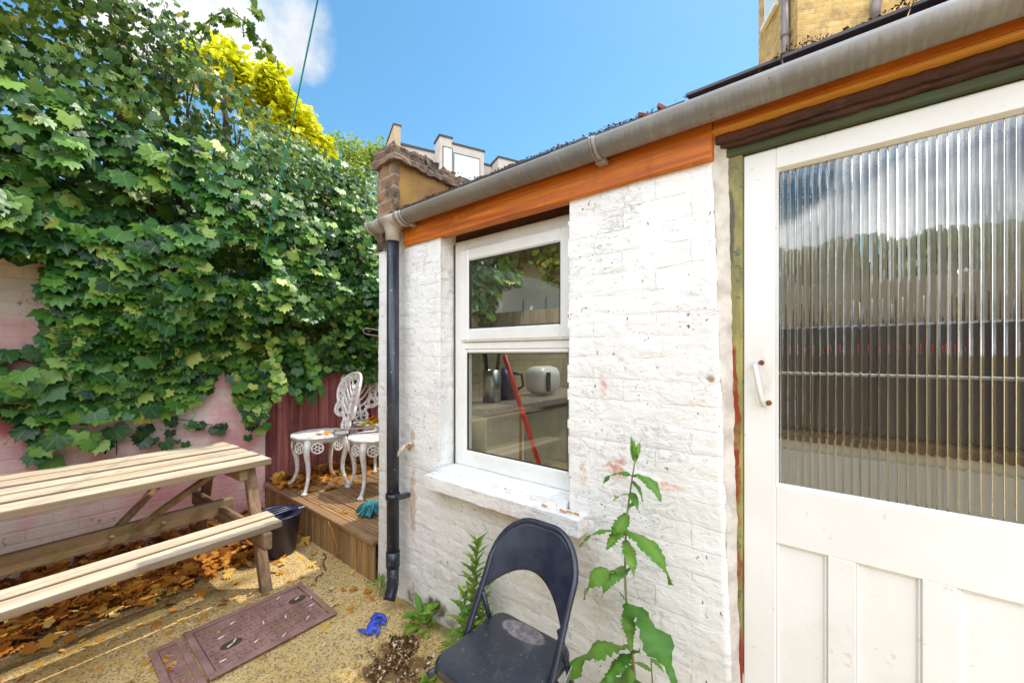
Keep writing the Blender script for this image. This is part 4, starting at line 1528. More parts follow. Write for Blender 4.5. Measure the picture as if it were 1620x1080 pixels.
# ------------------------------------------------------------------ mop bucket
bk = thing('mop_bucket', 'dark navy plastic mop bucket standing between the picnic table and the deck', 'bucket', (1.12, 3.02, 0))
mb = MB()
mb.lathe([(0, .006), (.108, .004), (.112, .010), (.142, .262), (.151, .264), (.154, .280), (.150, .286), (.141, .280), (.134, .25), (.105, .02), (0, .018)], (1.12, 3.02, 0), 36, tint=.4)
mb.build('body', M['bucket'], bk)
mb = MB()
mb.lathe([(.141, .278), (.10, .276), (.085, .25), (.065, .20), (0, .195)], (1.12, 3.02, 0), 30, tint=.4)
for s in (-.045, .0, .05):
    mb.tube([(1.12 - .12, 3.02 + s, .274), (1.12 - .06, 3.02 + s, .287), (1.12 + .06, 3.02 + s * .7, .290), (1.12 + .125, 3.02 + s * .6, .276)], .010, 8, tint=.4)
mb.build('wringer', M['bucket'], bk)
MB().box((1.235, 2.985, .268), (1.295, 3.05, .288), .008, tint=.4).build('pouring_lip', M['bucket'], bk)

# ------------------------------------------------------------------ inspection covers
def make_cover(name, label, x0, x1, y0_, y1_, z, holes):
    t = thing(name, label, 'drain cover', ((x0 + x1) / 2, (y0_ + y1_) / 2, 0))
    mb = MB()
    frame_ring(mb, 0, .008, y0_, y1_, x0, x1, .030, .002)
    mb.v = [(c, b, a + z) for (a, b, c) in mb.v]
    mb.f = [f[::-1] for f in mb.f]
    mb.build('frame', M['cover'], t)
    pl = MB()
    pl.box((x0 + .034, y0_ + .034, z - .006), (x1 - .034, y1_ - .034, z + .003), .001, tint=.5)
    # cast basket-weave ribs
    nx, ny = int((x1 - x0 - .08) / .034), int((y1_ - y0_ - .08) / .034)
    for i in range(nx):
        for j in range(ny):
            cx, cy = x0 + .056 + i * .034, y0_ + .056 + j * .034
            if any(math.hypot(cx - hx, cy - hy) < .050 for hx, hy in holes):
                continue
            if (i + j) % 2:
                pl.box((cx - .015, cy - .004, z + .002), (cx + .015, cy + .004, z + .0095), .001, tint=.5)
            else:
                pl.box((cx - .004, cy - .015, z + .002), (cx + .004, cy + .015, z + .0095), .001, tint=.5)
    pl_o = pl.build('plate', M['cover'], t)
    for hx, hy in holes:
        mb = MB()
        mb.lathe([(.040, .0065), (.036, .0075), (.033, .0045), (.0, .0035)], (hx, hy, z), 20, tint=.3)
        mb.v = [(hx + (a - hx) * 1.15, hy + (b - hy) * .72, c) for a, b, c in mb.v]
        mb.build('lifting_hole', simple('mossy_hole', (.05, .04, .012), (.10, .075, .02), .9, 60, .3), pl_o)
    return t


make_cover('drain_cover', 'rusty red iron drain cover with basket weave tread and two lifting holes', .492, 1.052, 2.045, 2.485, .012, [(.62, 2.19 + .03), (.965, 2.33)])
make_cover('drain_cover', 'narrow strip of rusty cover half buried beside the larger drain cover', .36, .486, 2.03, 2.475, .004, [])

# ------------------------------------------------------------------ folding chair
fc = thing('folding_chair', 'black metal folding chair with a worn seat by the window sill', 'chair', (.966, .806, 0), None, False)


def cpt(y, z):
    """main tube frame plane, leaning back"""
    return Vector((.010 + .57 * (z - .44), y, z))


hw, zt, rc = .174, .778, .132
pts2 = [(hw, .012), (hw, .30), (hw, .50), (hw * .99, .60)] + [(hw - rc + rc * math.cos(R(a)), zt - rc + rc * math.sin(R(a))) for a in range(0, 91, 9)] + \
       [(-(hw - rc) - rc * math.cos(R(a)), zt - rc + rc * math.sin(R(a))) for a in range(90, -1, -9)] + [(-hw * .99, .60), (-hw, .50), (-hw, .30), (-hw, .012)]
mb = MB()


def bow(y):
    return .020 * (1 - (y / .2) ** 2)


mb.tube([cpt(y, z) + Vector((bow(y) if z > .66 else 0, 0, 0)) for y, z in pts2], .0115, 12, tint=.3)
mb.tube([cpt(hw, .12), cpt(-hw, .12)], .009, 10, tint=.3)
mb.build('front_frame', M['black_metal'], fc)
mb = MB()
for s in (-1, 1):
    mb.tube([(-.18, s * .158, .405), (.05, s * .160, .395), (.18, s * .160, .22), (.315, s * .160, .012)], .0105, 12, tint=.3)
    mb.tube([(.315, s * .160, .020), (.315, s * .160, -.0)], .014, 10, tint=.3)
mb.tube([(.27, -.160, .075), (.27, .160, .075)], .009, 10, tint=.3)
mb.build('rear_frame', M['black_metal'], fc)
# rear struts from the back tubes
for s in (-1, 1):
    mb = MB()
    mb.tube([cpt(s * (hw - .012), .545), (.11, s * .162, .42), (.185, s * .162, .225)], .0095, 10, tint=.3)
    mb.build('rear_strut', M['black_metal'], fc)
# backrest pressing
mb = MB()
us = list(np.linspace(-1, 1, 30))
vs_ = list(np.linspace(0, 1, 14))


def bfn(u, v):
    zb = .545 + .092 * (1 - u * u)
    a = abs(u) * hw * .985
    zt_ = zt if a < hw - rc else zt - rc + math.sqrt(max(0, rc * rc - (a - hw + rc) ** 2))
    zt_ = max(zt_ - .004, zb + .01)
    z = zb + (zt_ - zb) * v
    p = cpt(u * hw * .985, z)
    p.x += .030 * (1 - u * u) * (1 - .35 * v)
    return p


mb.grid(bfn, us, vs_, True, .3)
bo = mb.build('backrest', M['black_metal'], fc)
md = bo.modifiers.new('thick', 'SOLIDIFY')
md.thickness = .004
# seat pan with rolled edges
sx0, sx1, shw = -.170, .165, .170
bm = bmesh.new()
bmesh.ops.create_cube(bm, size=1)
for v in bm.verts:
    v.co = Vector(((sx0 + sx1) / 2 + v.co.x * (sx1 - sx0), v.co.y * (shw * 2 - (.02 if v.co.x > 0 else 0)), .423 + v.co.z * .036))
ve = [e for e in bm.edges if abs(e.verts[0].co.z - e.verts[1].co.z) > .01]
bmesh.ops.bevel(bm, geom=ve, offset=.045, segments=6, affect='EDGES', profile=.5)
te = [e for e in bm.edges if all(abs(v.co.z - .441) < 1e-4 for v in e.verts)]
bmesh.ops.bevel(bm, geom=te, offset=.016, segments=4, affect='EDGES', profile=.5)
bm.verts.index_update()
mb = MB()
mb.add([v.co.copy() for v in bm.verts], [[v.index for v in f.verts] for f in bm.faces], .3, True)
bm.free()
mb.build('seat', M['seat'], fc)
for s in (-1, 1):
    mb = MB()
    mb.beam(cpt(s * (hw + .011), .33), Vector((.12, s * (hw + .004), .41)), .004, .018, (1, 0, 0), .001, .3)
    mb.build('hinge_arm', M['steel'], fc)
for s in (-1, 1):
    mb = MB()
    mb.lathe([(0, 0), (.013, 0), (.014, .02), (.0125, .03)], cpt(s * hw, .0), 10)
    mb.build('rubber_foot', M['rubber'], fc)

# ------------------------------------------------------------------ blue glove, washing line
gl = MB()
for (p, r_) in (([(1.13, 1.83, .018), (1.105, 1.80, .022), (1.085, 1.775, .016)], [.012, .024, .014]),
                ([(1.13, 1.83, .02), (1.155, 1.845, .02), (1.17, 1.825, .016), (1.165, 1.795, .012)], [.015, .014, .011, .008]),
                ([(1.10, 1.80, .03), (1.125, 1.80, .034), (1.145, 1.80, .022), (1.15, 1.775, .012)], [.010, .012, .010, .007]),
                ([(1.085, 1.775, .02), (1.075, 1.80, .024), (1.07, 1.83, .014)], [.012, .010, .006]),
                ([(1.10, 1.785, .02), (1.115, 1.77, .028), (1.10, 1.75, .012)], [.012, .012, .007])):
    gl.tube(bez(p, 5), list(.78 * np.interp(np.linspace(0, 1, len(bez(p, 5))), np.linspace(0, 1, len(r_)), r_)), 8)
gl.v = [(x + .006 * noise.noise((x * 70, y * 70, 1)), y + .006 * noise.noise((x * 70, y * 70, 5)), max(.004, z + .007 * noise.noise((x * 80, y * 80, 9)))) for x, y, z in gl.v]
gl.s = [True] * len(gl.s)
gl.v = [(1.12 + (x - 1.12) * 1.35, 1.80 + (y - 1.80) * 1.35, z * .95) for x, y, z in gl.v]
tag(gl.build('rubber_glove', M['glove']), 'crumpled bright blue rubber glove on the ground below the downpipe', 'glove')

a, b = Vector((1.175, 3.50, 2.09)), Vector((.805, 1.47, 3.42))
cd = MB()
cp = []
for k in range(41):
    t = k / 40
    p = a.lerp(b, t)
    p.z -= .03 * 4 * t * (1 - t)
    cp.append(p)
cd.tube(cp, .0042, 6)
for k in range(3, 40, 5):
    cd.lathe([(0, -.008), (.007, 0), (0, .008)], cp[k], 6)
tag(cd.build('washing_line', M['cord']), 'thin teal washing line strung from the ivy across the yard', 'washing line')

# ================================================================== PLANTS
def palmate(tips, sinus, pleat, base=(0, -.20)):
    """palmate leaf outline with a raised crease along every lobe; tips: (angle from the leaf tip, length)"""
    c = (0, -.10)
    pts = [(base[0], base[1], 0)]
    order = []
    for k, (a, l) in enumerate(tips):
        order.append((a, l, -.10 * l))
        if k < len(tips) - 1:
            order.append(((a + tips[k + 1][0]) / 2, sinus[k], pleat - .05 * sinus[k]))
    right = [(c[0] + l * math.sin(R(a)), c[1] + l * math.cos(R(a)), z) for a, l, z in order]
    ring = [pts[0]] + right[::-1] + [(-x, y, z) for x, y, z in right[1:]]
    vs = [(c[0], c[1], .02)] + ring
    n = len(ring)
    return (vs, [(0, i + 1, (i + 1) % n + 1) for i in range(n)])


IVY = palmate([(0, .68), (30, .54), (58, .62), (88, .50), (118, .52), (148, .34)], [.49, .50, .48, .45, .38], .05)
SIMPLE = ([(0, -.5, 0), (.22, -.15, -.05), (.20, .2, -.03), (0, .55, -.10), (-.20, .2, -.03), (-.22, -.15, -.05), (0, 0, .03)],
          [(0, 1, 6), (1, 2, 6), (2, 3, 6), (3, 4, 6), (4, 5, 6), (5, 0, 6)])

ZB = ([-1.8, -.6, -.3, -.05, .15, .45, .75, .90, .98, 1.06, 1.16, 1.27, 1.38, 1.50, 1.62, 1.72, 1.85, 2.0, 2.2, 2.6, 3.5],
      [1.1, 1.15, 1.1, 1.02, .98, .97, 1.0, 1.06, 1.34, 1.25, .84, .78, 1.15, 1.13, .98, 1.02, 1.20, 1.22, 1.08, 1.2, 1.4])
ZT = ([-1.8, -.3, .2, .6, .85, 1.1, 1.35, 1.6, 1.9, 2.15, 2.4, 2.8, 3.5],
      [4.3, 4.35, 4.25, 3.80, 3.72, 3.56, 3.42, 3.40, 3.38, 3.30, 3.05, 2.7, 2.4])


def n3(a, b, c=0.0):
    return noise.noise((a, b, c))


def ivy_depth(x, z):
    zb, zt = np.interp(x, *ZB), np.interp(x, *ZT)
    t = (z - zb) / (zt - zb)
    d = .10 + .42 * float(sstep(t, 0, .45)) - .18 * float(sstep(t, .75, 1.0))
    d += .17 * n3(x * 1.7, z * 1.9, 1) + .10 * n3(x * 4.2, z * 4.2, 2)
    if x > 1.5:
        d *= .85
    return max(.05, d)


iv = thing('ivy', 'large glossy ivy with big lobed leaves smothering the pink wall and fence', 'ivy', (.6, PY, 0))
P, T, N, S, K = [], [], [], [], []
P2, T2, N2, S2, K2 = [], [], [], [], []
cnt = 0
while cnt < 22000:
    x = random.uniform(-1.38, 3.3)
    zb, zt = float(np.interp(x, *ZB)), float(np.interp(x, *ZT))
    z = random.uniform(zb - .02, zt)
    # bare patch of wall at the far left of the frame
    if x < .10 and 1.28 < z < 1.98 and not (z < 1.5 and x < -.35):
        lim = .22 - .10 * math.sin((z - 1.28) / .7 * PI) + .10 * n3(z * 6, 1.5)
        if random.random() < .985 and x < lim + .05 and x > -1.2:
            cnt += 1
            continue
    cnt += 1
    hol = n3(x * 1.9 + 3, z * 2.3, 4)
    hol2 = n3(x * 3.3, z * 3.6, 9)
    u = random.random()
    f = 1.0 if u < .52 else (random.uniform(.55, .85) if u < .8 else random.uniform(.15, .5))
    hollow = (hol + .35 * hol2) > .12 and z > zb + .45
    if hollow and f > .35:
        f = random.uniform(.04, .30)
    t = (z - zb) / (zt - zb)
    edge = float(sstep(t, 0, .10))
    if t < .10 and random.random() > .30 + .6 * edge:
        continue
    d = ivy_depth(x, z) * f
    y = PY - .03 - d + random.gauss(0, .022)
    if z > 2.45 and random.random() < .45:
        y = PY + random.uniform(-.25, .55) * (1 - .3 * t)
    if y > PY - .02 and z < 2.55:
        y = PY - .03
    big = float(np.interp(x, [-.2, .7, 1.3, 2.2], [.158, .132, .098, .080]))
    s = big * random.choice((random.uniform(.42, .8), random.uniform(.7, 1.2))) * float(np.interp(z, [1, 2.2, 3.1, 4], [1, .98, .74, .62]))
    up = random.gauss(.58, .42)
    if t > .88:
        up += .3
    nrm = (random.gauss(0, .34), -1.0, up)
    tip = (random.gauss(0, .42), -.25, -1.0)
    if z > 2.85 + .35 * n3(x * 2, 7):
        P2.append((x, y, z)); T2.append(tip); N2.append((random.gauss(0, .5), -1, random.gauss(.4, .5))); S2.append(s * .82)
        K2.append(min(1, max(0, random.gauss(.42, .2) + (.22 if x < .25 and z > 3.3 else 0))))
    else:
        P.append((x, y, z)); T.append(tip); N.append(nrm); S.append(s)
        K.append(min(1, max(0, random.gauss(.46 + .16 * n3(x * 2.2, z * 2.2, 6), .28))))


for k in range(2600):
    x, z = random.uniform(1.25, 3.3), random.uniform(1.75, 3.3)
    zt = float(np.interp(x, *ZT))
    if z > zt - .03:
        continue
    P.append((x, PY - ivy_depth(x, z) * random.uniform(.15, .8) if z < 2.0 else PY + random.uniform(-.25, .25), z))
    T.append((random.gauss(0, .4), -.25, -1)); N.append((random.gauss(0, .35), -1, random.gauss(.5, .35)))
    S.append(random.uniform(.07, .115)); K.append(min(1, max(0, random.gauss(.42, .25))))


def tail(x0, z0, x1, z1, n, s, yoff=.08, kk=.5):
    for i in range(n):
        t = i / max(1, n - 1)
        P.append((x0 + (x1 - x0) * t + random.gauss(0, .030), PY - yoff - random.random() * .05, z0 + (z1 - z0) * t + random.gauss(0, .012)))
        T.append((random.gauss(0, .5), -.2, -1)); N.append((random.gauss(0, .4), -1, random.gauss(.35, .25)))
        S.append(s * random.uniform(.7, 1.2)); K.append(min(1, max(0, random.gauss(kk, .2))))


tail(.02, .95, .10, .66, 6, .13)
tail(.12, .90, .30, .80, 6, .13, .12)
tail(.36, .86, .40, .68, 3, .13, .05, .25)
tail(.48, .86, .62, .72, 6, .10, .05, .2)
tail(.66, .90, 1.02, .78, 14, .075, .04, .2)
tail(.72, .80, .78, .64, 6, .06, .04, .2)
tail(1.14, 1.10, 1.20, .72, 9, .09, .06, .25)
tail(1.26, 1.55, 1.33, 1.02, 34, .075, .34, .85)
tail(1.62, 1.4, 1.70, 1.0, 16, .09, .22, .6)
tail(1.50, 1.45, 1.56, .98, 14, .10, .14, .4)
tail(-.15, 1.35, .02, 1.42, 6, .12, .05, .3)
tail(-.12, 1.30, -.06, 1.18, 5, .13, .05, .4)
leaf_cloud('foliage', M['ivy'], iv, IVY, P, T, N, S, K, 1.5)

for k in range(1900):
    x = random.uniform(-.6, .72)
    zt = float(np.interp(x, *ZT))
    z = zt - abs(random.gauss(0, .42)) + .05
    if n3(x * 3, z * 3, 12) < -.18:
        continue
    P2.append((x, PY + random.uniform(-.45, .35), z)); T2.append((random.gauss(0, .5), -.25, -1)); N2.append((random.gauss(0, .5), -1, random.gauss(.45, .5)))
    S2.append(random.uniform(.045, .095)); K2.append(min(1, max(0, random.gauss(.5 + (.15 if x < .3 else 0), .22))))

# long arching shoots against the sky, with hanging leaves
stm = MB()
shoots = [((.05, PY - .25, 4.25), (.35, PY - .55, 4.62), (.95, PY - .65, 4.15)), ((.2, PY - .2, 4.1), (.6, PY - .5, 4.45), (1.12, PY - .55, 3.98)),
          ((.35, PY - .2, 3.9), (.45, PY - .3, 4.25), (.75, PY - .4, 4.30)), ((-.35, PY - .3, 4.2), (-.1, PY - .7, 4.6), (.45, PY - .75, 4.28)),
          ((-.5, PY - .2, 4.1), (-.2, PY - .6, 4.4), (.15, PY - .8, 4.1)), ((.8, PY - .2, 3.8), (1.0, PY - .3, 4.05), (1.3, PY - .35, 3.86))]
for q in shoots:
    c = bez(q, 14)
    stm.tube(c, list(np.linspace(.008, .003, len(c))), 5)
    for i, p in enumerate(c):
        for r_ in range(3 if q[0][0] < .1 else 2):
            P2.append((p[0] + random.gauss(0, .03), p[1] + random.gauss(0, .03), p[2] - random.uniform(.0, .07)))
            T2.append((random.gauss(0, .6), random.gauss(0, .6), -1)); N2.append((random.gauss(0, 1), -1, random.gauss(0, .7)))
            S2.append(random.uniform(.05, .10)); K2.append(min(1, max(0, random.gauss(.55 if q[0][0] > 0 else .72, .22))))
leaf_cloud('top_foliage', M['ivy_small'], iv, ([(a * .72, b, c) for a, b, c in IVY[0]], IVY[1]), P2, T2, N2, S2, K2, 2.0)
for k in range(46):
    x = random.uniform(.25, 3.0)
    zb, zt = float(np.interp(x, *ZB)), float(np.interp(x, *ZT))
    z0 = zb + random.uniform(.05, .5)
    c = []
    xx = x
    for j in range(12):
        z = z0 + (zt - .15 - z0) * j / 11
        xx += random.gauss(0, .05)
        yy = PY - .03 - ivy_depth(xx, z) * .22
        c.append((xx, yy if z < 2.6 else PY + .05, z))
    stm.tube(c, list(np.linspace(.016, .005, 12)), 6)
for (a, b) in (((-.25, 1.42), (.12, 1.30)), ((.66, .92), (1.04, .78)), ((1.14, 1.3), (1.20, .74)), ((1.25, 1.6), (1.33, 1.0)), ((.40, .9), (.40, .7))):
    stm.tube(bez([(a[0], PY - .05, a[1]), ((a[0] + b[0]) / 2, PY - .07, (a[1] + b[1]) / 2 + .02), (b[0], PY - .06, b[1])], 5), .0035, 5)
stm.tube([(.42, PY + .06, 0), (.45, PY + .25, 1.5), (.38, PY + .10, 2.6), (.48, PY + .02, 3.4), (.40, PY, 3.9)], [.07, .06, .055, .045, .02], 10)
stm.tube([(1.02, PY + .35, 0), (1.0, PY + .26, 2.2), (1.12, PY + .10, 2.8), (1.05, PY + .05, 3.6)], [.06, .05, .045, .015], 10)
stm.build('stems', M['bark'], iv)


# trees beyond the wall
def tree(name, label, base, height, crown, leafmat, n, size, trunk_r, seed, dens=.0, tm=SIMPLE):
    """crown: list of (dx, dy, z, rx, ry, rz) leaf clump ellipsoids"""
    random.seed(seed)
    t = thing(name, label, 'tree', base, 'trees beyond the ivy wall')
    bx, by, _ = base
    tk = MB()
    tk.tube([(bx, by, 0), (bx + .05, by, height * .25), (bx - .04, by + .05, height * .45), (bx, by, height * .62)], [trunk_r, trunk_r * .8, trunk_r * .65, trunk_r * .4], 10)
    P, T, N, S, K = [], [], [], [], []
    vol = [c[3] * c[4] * c[5] for c in crown]
    for c in crown:
        tip = Vector((bx + c[0], by + c[1], c[2]))
        st = Vector((bx, by, height * random.uniform(.3, .55)))
        md = st.lerp(tip, .5) + Vector((random.gauss(0, .15), random.gauss(0, .15), .15))
        tk.tube(bez([tuple(st), tuple(md), tuple(tip)], 6), list(np.linspace(trunk_r * .42, .012, 13)), 6)
    tot = sum(v ** .67 for v in vol)
    for c, v in zip(crown, vol):
        m = int(n * v ** .67 / tot)
        off = random.random() * 50
        i = 0
        g = 0
        while i < m and g < m * 6:
            g += 1
            d = Vector((random.gauss(0, 1), random.gauss(0, 1), random.gauss(0, 1))).normalized()
            r_ = random.random() ** .45
            rr = r_ * (1 + .35 * n3(d.x * 2.3 + off, d.y * 2.3, d.z * 2.3))
            p = Vector((bx + c[0] + d.x * c[3] * rr, by + c[1] + d.y * c[4] * rr, c[2] + d.z * c[5] * rr))
            if n3(p.x * 2.2 + off, p.y * 2.2, p.z * 2.2) < dens - .12:
                continue
            i += 1
            P.append(tuple(p))
            T.append((d.x + random.gauss(0, .6), d.y + random.gauss(0, .6), random.gauss(-.5, .5)))
            N.append((random.gauss(0, .7) + d.x * .5, random.gauss(0, .7) + d.y * .5, 1 + random.gauss(0, .4)))
            S.append(size * random.uniform(.6, 1.25))
            K.append(min(1, max(0, random.gauss(.5 + .3 * n3(p.x * 1.4, p.y * 1.4, p.z * 1.4), .17))))
    tk.build('trunk', M['bark'], t)
    leaf_cloud('crown', leafmat, t, tm, P, T, N, S, K, 1.0)
    return t


tree('golden_tree', 'golden yellow leaved tree rising behind the dark ivy', (2.40, 7.05, 0), 5.5,
     [(-.62, 0, 5.55, .48, .6, .42), (-.1, 0, 5.55, .55, .6, .48), (.3, -.1, 5.1, .55, .6, .5), (.62, .1, 4.65, .45, .6, .45), (.84, 0, 5.0, .34, .4, .32), (.5, .2, 4.3, .6, .6, .45)],
     M['gold_leaf'], 8500, .16, .12, 21, .02)
tree('pale_tree', 'light green leafy tree beside the old brick parapet', (5.25, 10.0, 0), 7.0,
     [(.0, 0, 6.55, .8, .8, .55), (.75, -.1, 6.9, .55, .7, .45), (-.5, 0, 6.0, .7, .8, .6), (.2, -.2, 5.6, 1.2, 1.0, .8), (-.5, -.3, 4.8, 1.2, 1.0, .8), (.7, -.1, 4.6, 1.2, 1.0, .8)],
     M['pale_leaf'], 11000, .13, .16, 22)
random.seed(91)

# weeds at the foot of the wall
def blade(mb, base, tip_dir, nrm, L, W, droop, teeth=9, tint=.5, wave=.12):
    """serrated lance shaped leaf built as a folded, drooping strip"""
    base = Vector(base)
    d = Vector(tip_dir).normalized()
    nn = Vector(nrm)
    nn = (nn - d * nn.dot(d)).normalized()
    b = d.cross(nn)
    p = base.copy()
    ns_ = teeth * 2
    vs, fs = [], []
    dirv = d.copy()
    for i in range(ns_ + 1):
        t = i / ns_
        w = W * (math.sin(PI * min(1, (t * .93 + .05)) ** .72)) * (random.uniform(.88, 1.08) if i % 2 else random.uniform(.64, .84))
        if i == ns_:
            w = 0.0008
        dirv = (d * math.cos(droop * t) - nn * math.sin(droop * t)).normalized()
        nl = b.cross(dirv) * -1
        wob = n3(t * 4, tint * 50, W * 40) * wave * W
        vs += [p + b * w + nl * (w * .30 + wob), p + nl * wob * .5, p - b * w + nl * (w * .30 - wob)]
        p = p + dirv * (L / ns_)
    for i in range(ns_):
        for k in (0, 1):
            fs.append((i * 3 + k, i * 3 + k + 1, i * 3 + 4 + k, i * 3 + 3 + k))
    o_ = len(mb.t)
    mb.add(vs, fs, tint, True)
    for i in range(ns_ + 1):
        mb.t[o_ + i * 3 + 1] = min(1, tint + .38)
        for q in (0, 2):
            mb.t[o_ + i * 3 + q] = max(0, min(1, tint + .35 * n3(i * .6, q, tint * 30)))


wd = thing('tall_weed', 'tall single stemmed weed with drooping toothed leaves against the white wall', 'plant', (1.18, .46, 0))
mb = MB()
stem = bez([(1.20, .452, 0), (1.205, .470, .35), (1.215, .505, .62), (1.22, .506, .85), (1.225, .478, 1.07)], 8)
mb.tube(stem, list(np.linspace(.0062, .0022, len(stem))), 8)
st2 = bez([(1.20, .40, 0), (1.205, .412, .30), (1.215, .425, .46)], 6)
mb.tube(st2, list(np.linspace(.004, .002, len(st2))), 6)
mb.build('stem', simple('weed_stem', (.22, .24, .09), (.26, .15, .09), .6, 30, .1), wd)
lv = MB()


def at(z):
    zs_ = [p[2] for p in stem]
    return tuple(float(np.interp(z, zs_, [p[i] for p in stem])) for i in range(3))


# (height, sideways direction (+Y is left in the view), out towards viewer, upward, length, half width, droop)
for z, sy, sx, sz, L, W, dr_ in (
        (1.065, .25, -.1, 1, .062, .011, .5), (1.06, -.2, -.05, 1, .055, .010, .5), (1.055, .02, -.3, 1, .06, .011, .5),
        (1.01, 1, -.35, .55, .105, .015, 1.9), (1.01, -1, -.45, .60, .125, .019, 1.8), (.99, -.8, -.7, .35, .08, .013, 1.6),
        (.955, -.6, -.7, .2, .075, .013, 1.2), (.95, .7, -.7, .3, .055, .011, 1.3),
        (.885, .45, -.55, -1, .115, .026, .2), (.90, -.35, -.2, .8, .05, .009, .6),
        (.82, 1, -.55, .55, .155, .027, 1.7), (.825, -1, -.5, .50, .195, .032, 1.6), (.80, -.75, -.9, -.25, .105, .022, .9),
        (.70, .8, -.5, .25, .165, .035, 1.9), (.71, .5, -.9, .0, .11, .024, 1.4), (.69, -.3, -.2, .8, .045, .008, .6),
        (.60, -1, -.6, .30, .225, .044, 1.35), (.60, .2, -.2, .8, .04, .008, .5), (.585, -.5, -.8, -.5, .10, .022, .6),
        (.47, .75, -.6, .35, .215, .040, 1.7), (.455, -.4, -.4, .8, .07, .012, .8), (.46, .4, -.9, -.2, .12, .028, .7),
        (.375, -1, -.55, .35, .215, .045, 1.0), (.39, .5, -.8, .1, .17, .034, .9), (.36, -.2, -1, .2, .15, .034, 1.0),
        (.30, 1, -.6, .3, .18, .04, 1.2), (.24, -1, -.4, .3, .16, .035, 1.2), (.18, .2, -1, .3, .15, .034, 1.2)):
    p = at(z)
    blade(lv, p, (sx, sy, sz), (sx * -.3, -sy * .2, 1.0) if abs(sz) < .9 else (-1, 0, .2), L * 1.16, W * 1.10, dr_, 11, random.uniform(.05, .8), .9)
for k in range(4):
    blade(lv, st2[-1 - k * 2], (random.uniform(-.6, 0), random.choice((-1, 1)), .5), (0, 0, 1), .06, .011, 1.0, 5, random.random())
lv.build('leaves', M['weed'], wd)

bw = thing('leafy_weed', 'bushy bright green weed growing behind the folding chair', 'plant', (1.25, 1.17, 0))
mb = MB()
lv = MB()
for (bx, by, h, n_) in ((1.255, 1.235, .585, 84), (1.27, 1.17, .36, 40), (1.24, 1.275, .34, 36), (1.20, 1.22, .28, 34)):
    lean = random.gauss(0, .02)
    st = [(bx - .01 * math.sin(t * 3), by + lean * t, h * t) for t in np.linspace(0, 1, 8)]
    mb.tube(st, list(np.linspace(.005, .0025, 8)), 6)
    for i in range(n_):
        t = .08 + .92 * (i / n_)
        a = i * 2.4
        L = .115 * (1 - .42 * t) * random.uniform(.7, 1.15)
        blade(lv, (bx - .01 * math.sin(t * 3), by + lean * t, h * t), (math.cos(a), math.sin(a), .45 + .9 * t ** 3), (0, 0, 1), L, L * .16, random.uniform(.6, 1.5) * (1 - .5 * t), 4, random.random())
mb.build('stem', bpy.data.materials['weed_stem'], bw)
lv.build('leaves', M['bush'], bw)


def tuft(name, label, c, n_, L, wr, up, spread):
    lv = MB()
    for i in range(n_):
        a = random.uniform(0, 2 * PI)
        r_ = random.random() * spread
        blade(lv, (min(c[0] + r_ * math.cos(a) * .7, 1.335), c[1] + r_ * math.sin(a), .004 + random.random() * .05 * up), (math.cos(a) - .25, math.sin(a), up * random.uniform(.3, 1.2)), (0, 0, 1),
              L * random.uniform(.6, 1.2), L * wr, random.uniform(.5, 1.6), 5, random.random())
    return tag(lv.build(name, M['bush']), label, 'plant', 'small weeds along the wall foot')


tuft('small_weed', 'small broad leaved weed sprouting to the right of the downpipe outlet', (1.275, 1.62, 0), 26, .085, .26, 1.6, .06)
tuft('small_weed', 'low weed clump at the corner where the deck meets the wall', (1.31, 2.06, 0), 30, .05, .14, 1.2, .06)
tuft('small_weed', 'bluish green seedling on the ground left of the folding chair seat', (1.075, 1.28, 0), 22, .055, .28, 1.0, .045)
tuft('small_weed', 'mossy little weed between the wall foot and the bushy weed', (1.27, 1.36, 0), 34, .04, .2, .8, .07)

# ================================================================== GROUND COVER
P, T, N, S, K = [], [], [], [], []


def drop(x, y, z, s, k, flat=.5):
    P.append((x, y, z)); T.append((random.gauss(0, 1), random.gauss(0, 1), random.gauss(0, .25)))
    N.append((random.gauss(0, flat), random.gauss(0, flat), 1)); S.append(s); K.append(min(1, max(0, k)))


for i in range(2900):
    x, y = random.uniform(-1.6, 1.32), 3.85 - abs(random.gauss(0, .48))
    if y < 3.08 + .08 * n3(x * 4, 1.0) and random.random() > .05:
        continue
    pile = max(0, .075 * (1 - (3.9 - y) / 1.0)) * random.random()
    drop(x, y, .010 + pile, random.uniform(.03, .075), random.gauss(.36, .24), .65)
for i in range(520):
    x = random.uniform(-.9, 1.0)
    drop(x, 3.16 + random.gauss(0, .09), .010 + random.random() * .02, random.uniform(.03, .075), random.gauss(.55, .2), .35)
for i in range(260):
    drop(random.uniform(-.8, 1.3), random.uniform(2.0, 3.1), .008, random.uniform(.015, .05), random.gauss(.7, .2), .3)
for (x, y, s) in ((1.19, 2.66, .075), (.62, 3.00, .075), (.45, 2.98, .085), (.80, 2.93, .06), (1.26, 2.80, .06), (.30, 3.02, .07), (1.31, 2.36, .035)):
    drop(x, y, .014, s, .92, .15)
for i in range(60):
    drop(random.gauss(1.22, .09), random.gauss(3.5, .22), .015 + random.random() * .04, random.uniform(.05, .10), random.gauss(.5, .2))
tag(leaf_cloud('fallen_leaves', M['litter'], None, IVY, P, T, N, S, K, 3.0), 'drift of orange and brown fallen leaves under the picnic table', 'leaves', kind='stuff')
P, T, N, S, K = [], [], [], [], []
for i in range(620):
    x, y = random.uniform(1.38, 3.2), PY - .02 - abs(random.gauss(0, .22))
    drop(x, y, .268 + random.random() * .05 * max(0, 1 - (PY - y) / .35), random.uniform(.045, .10), random.gauss(.58, .2))
for i in range(60):
    drop(random.uniform(1.4, 2.6), random.uniform(2.5, 3.7), .262, random.uniform(.02, .06), random.gauss(.6, .25), .15)
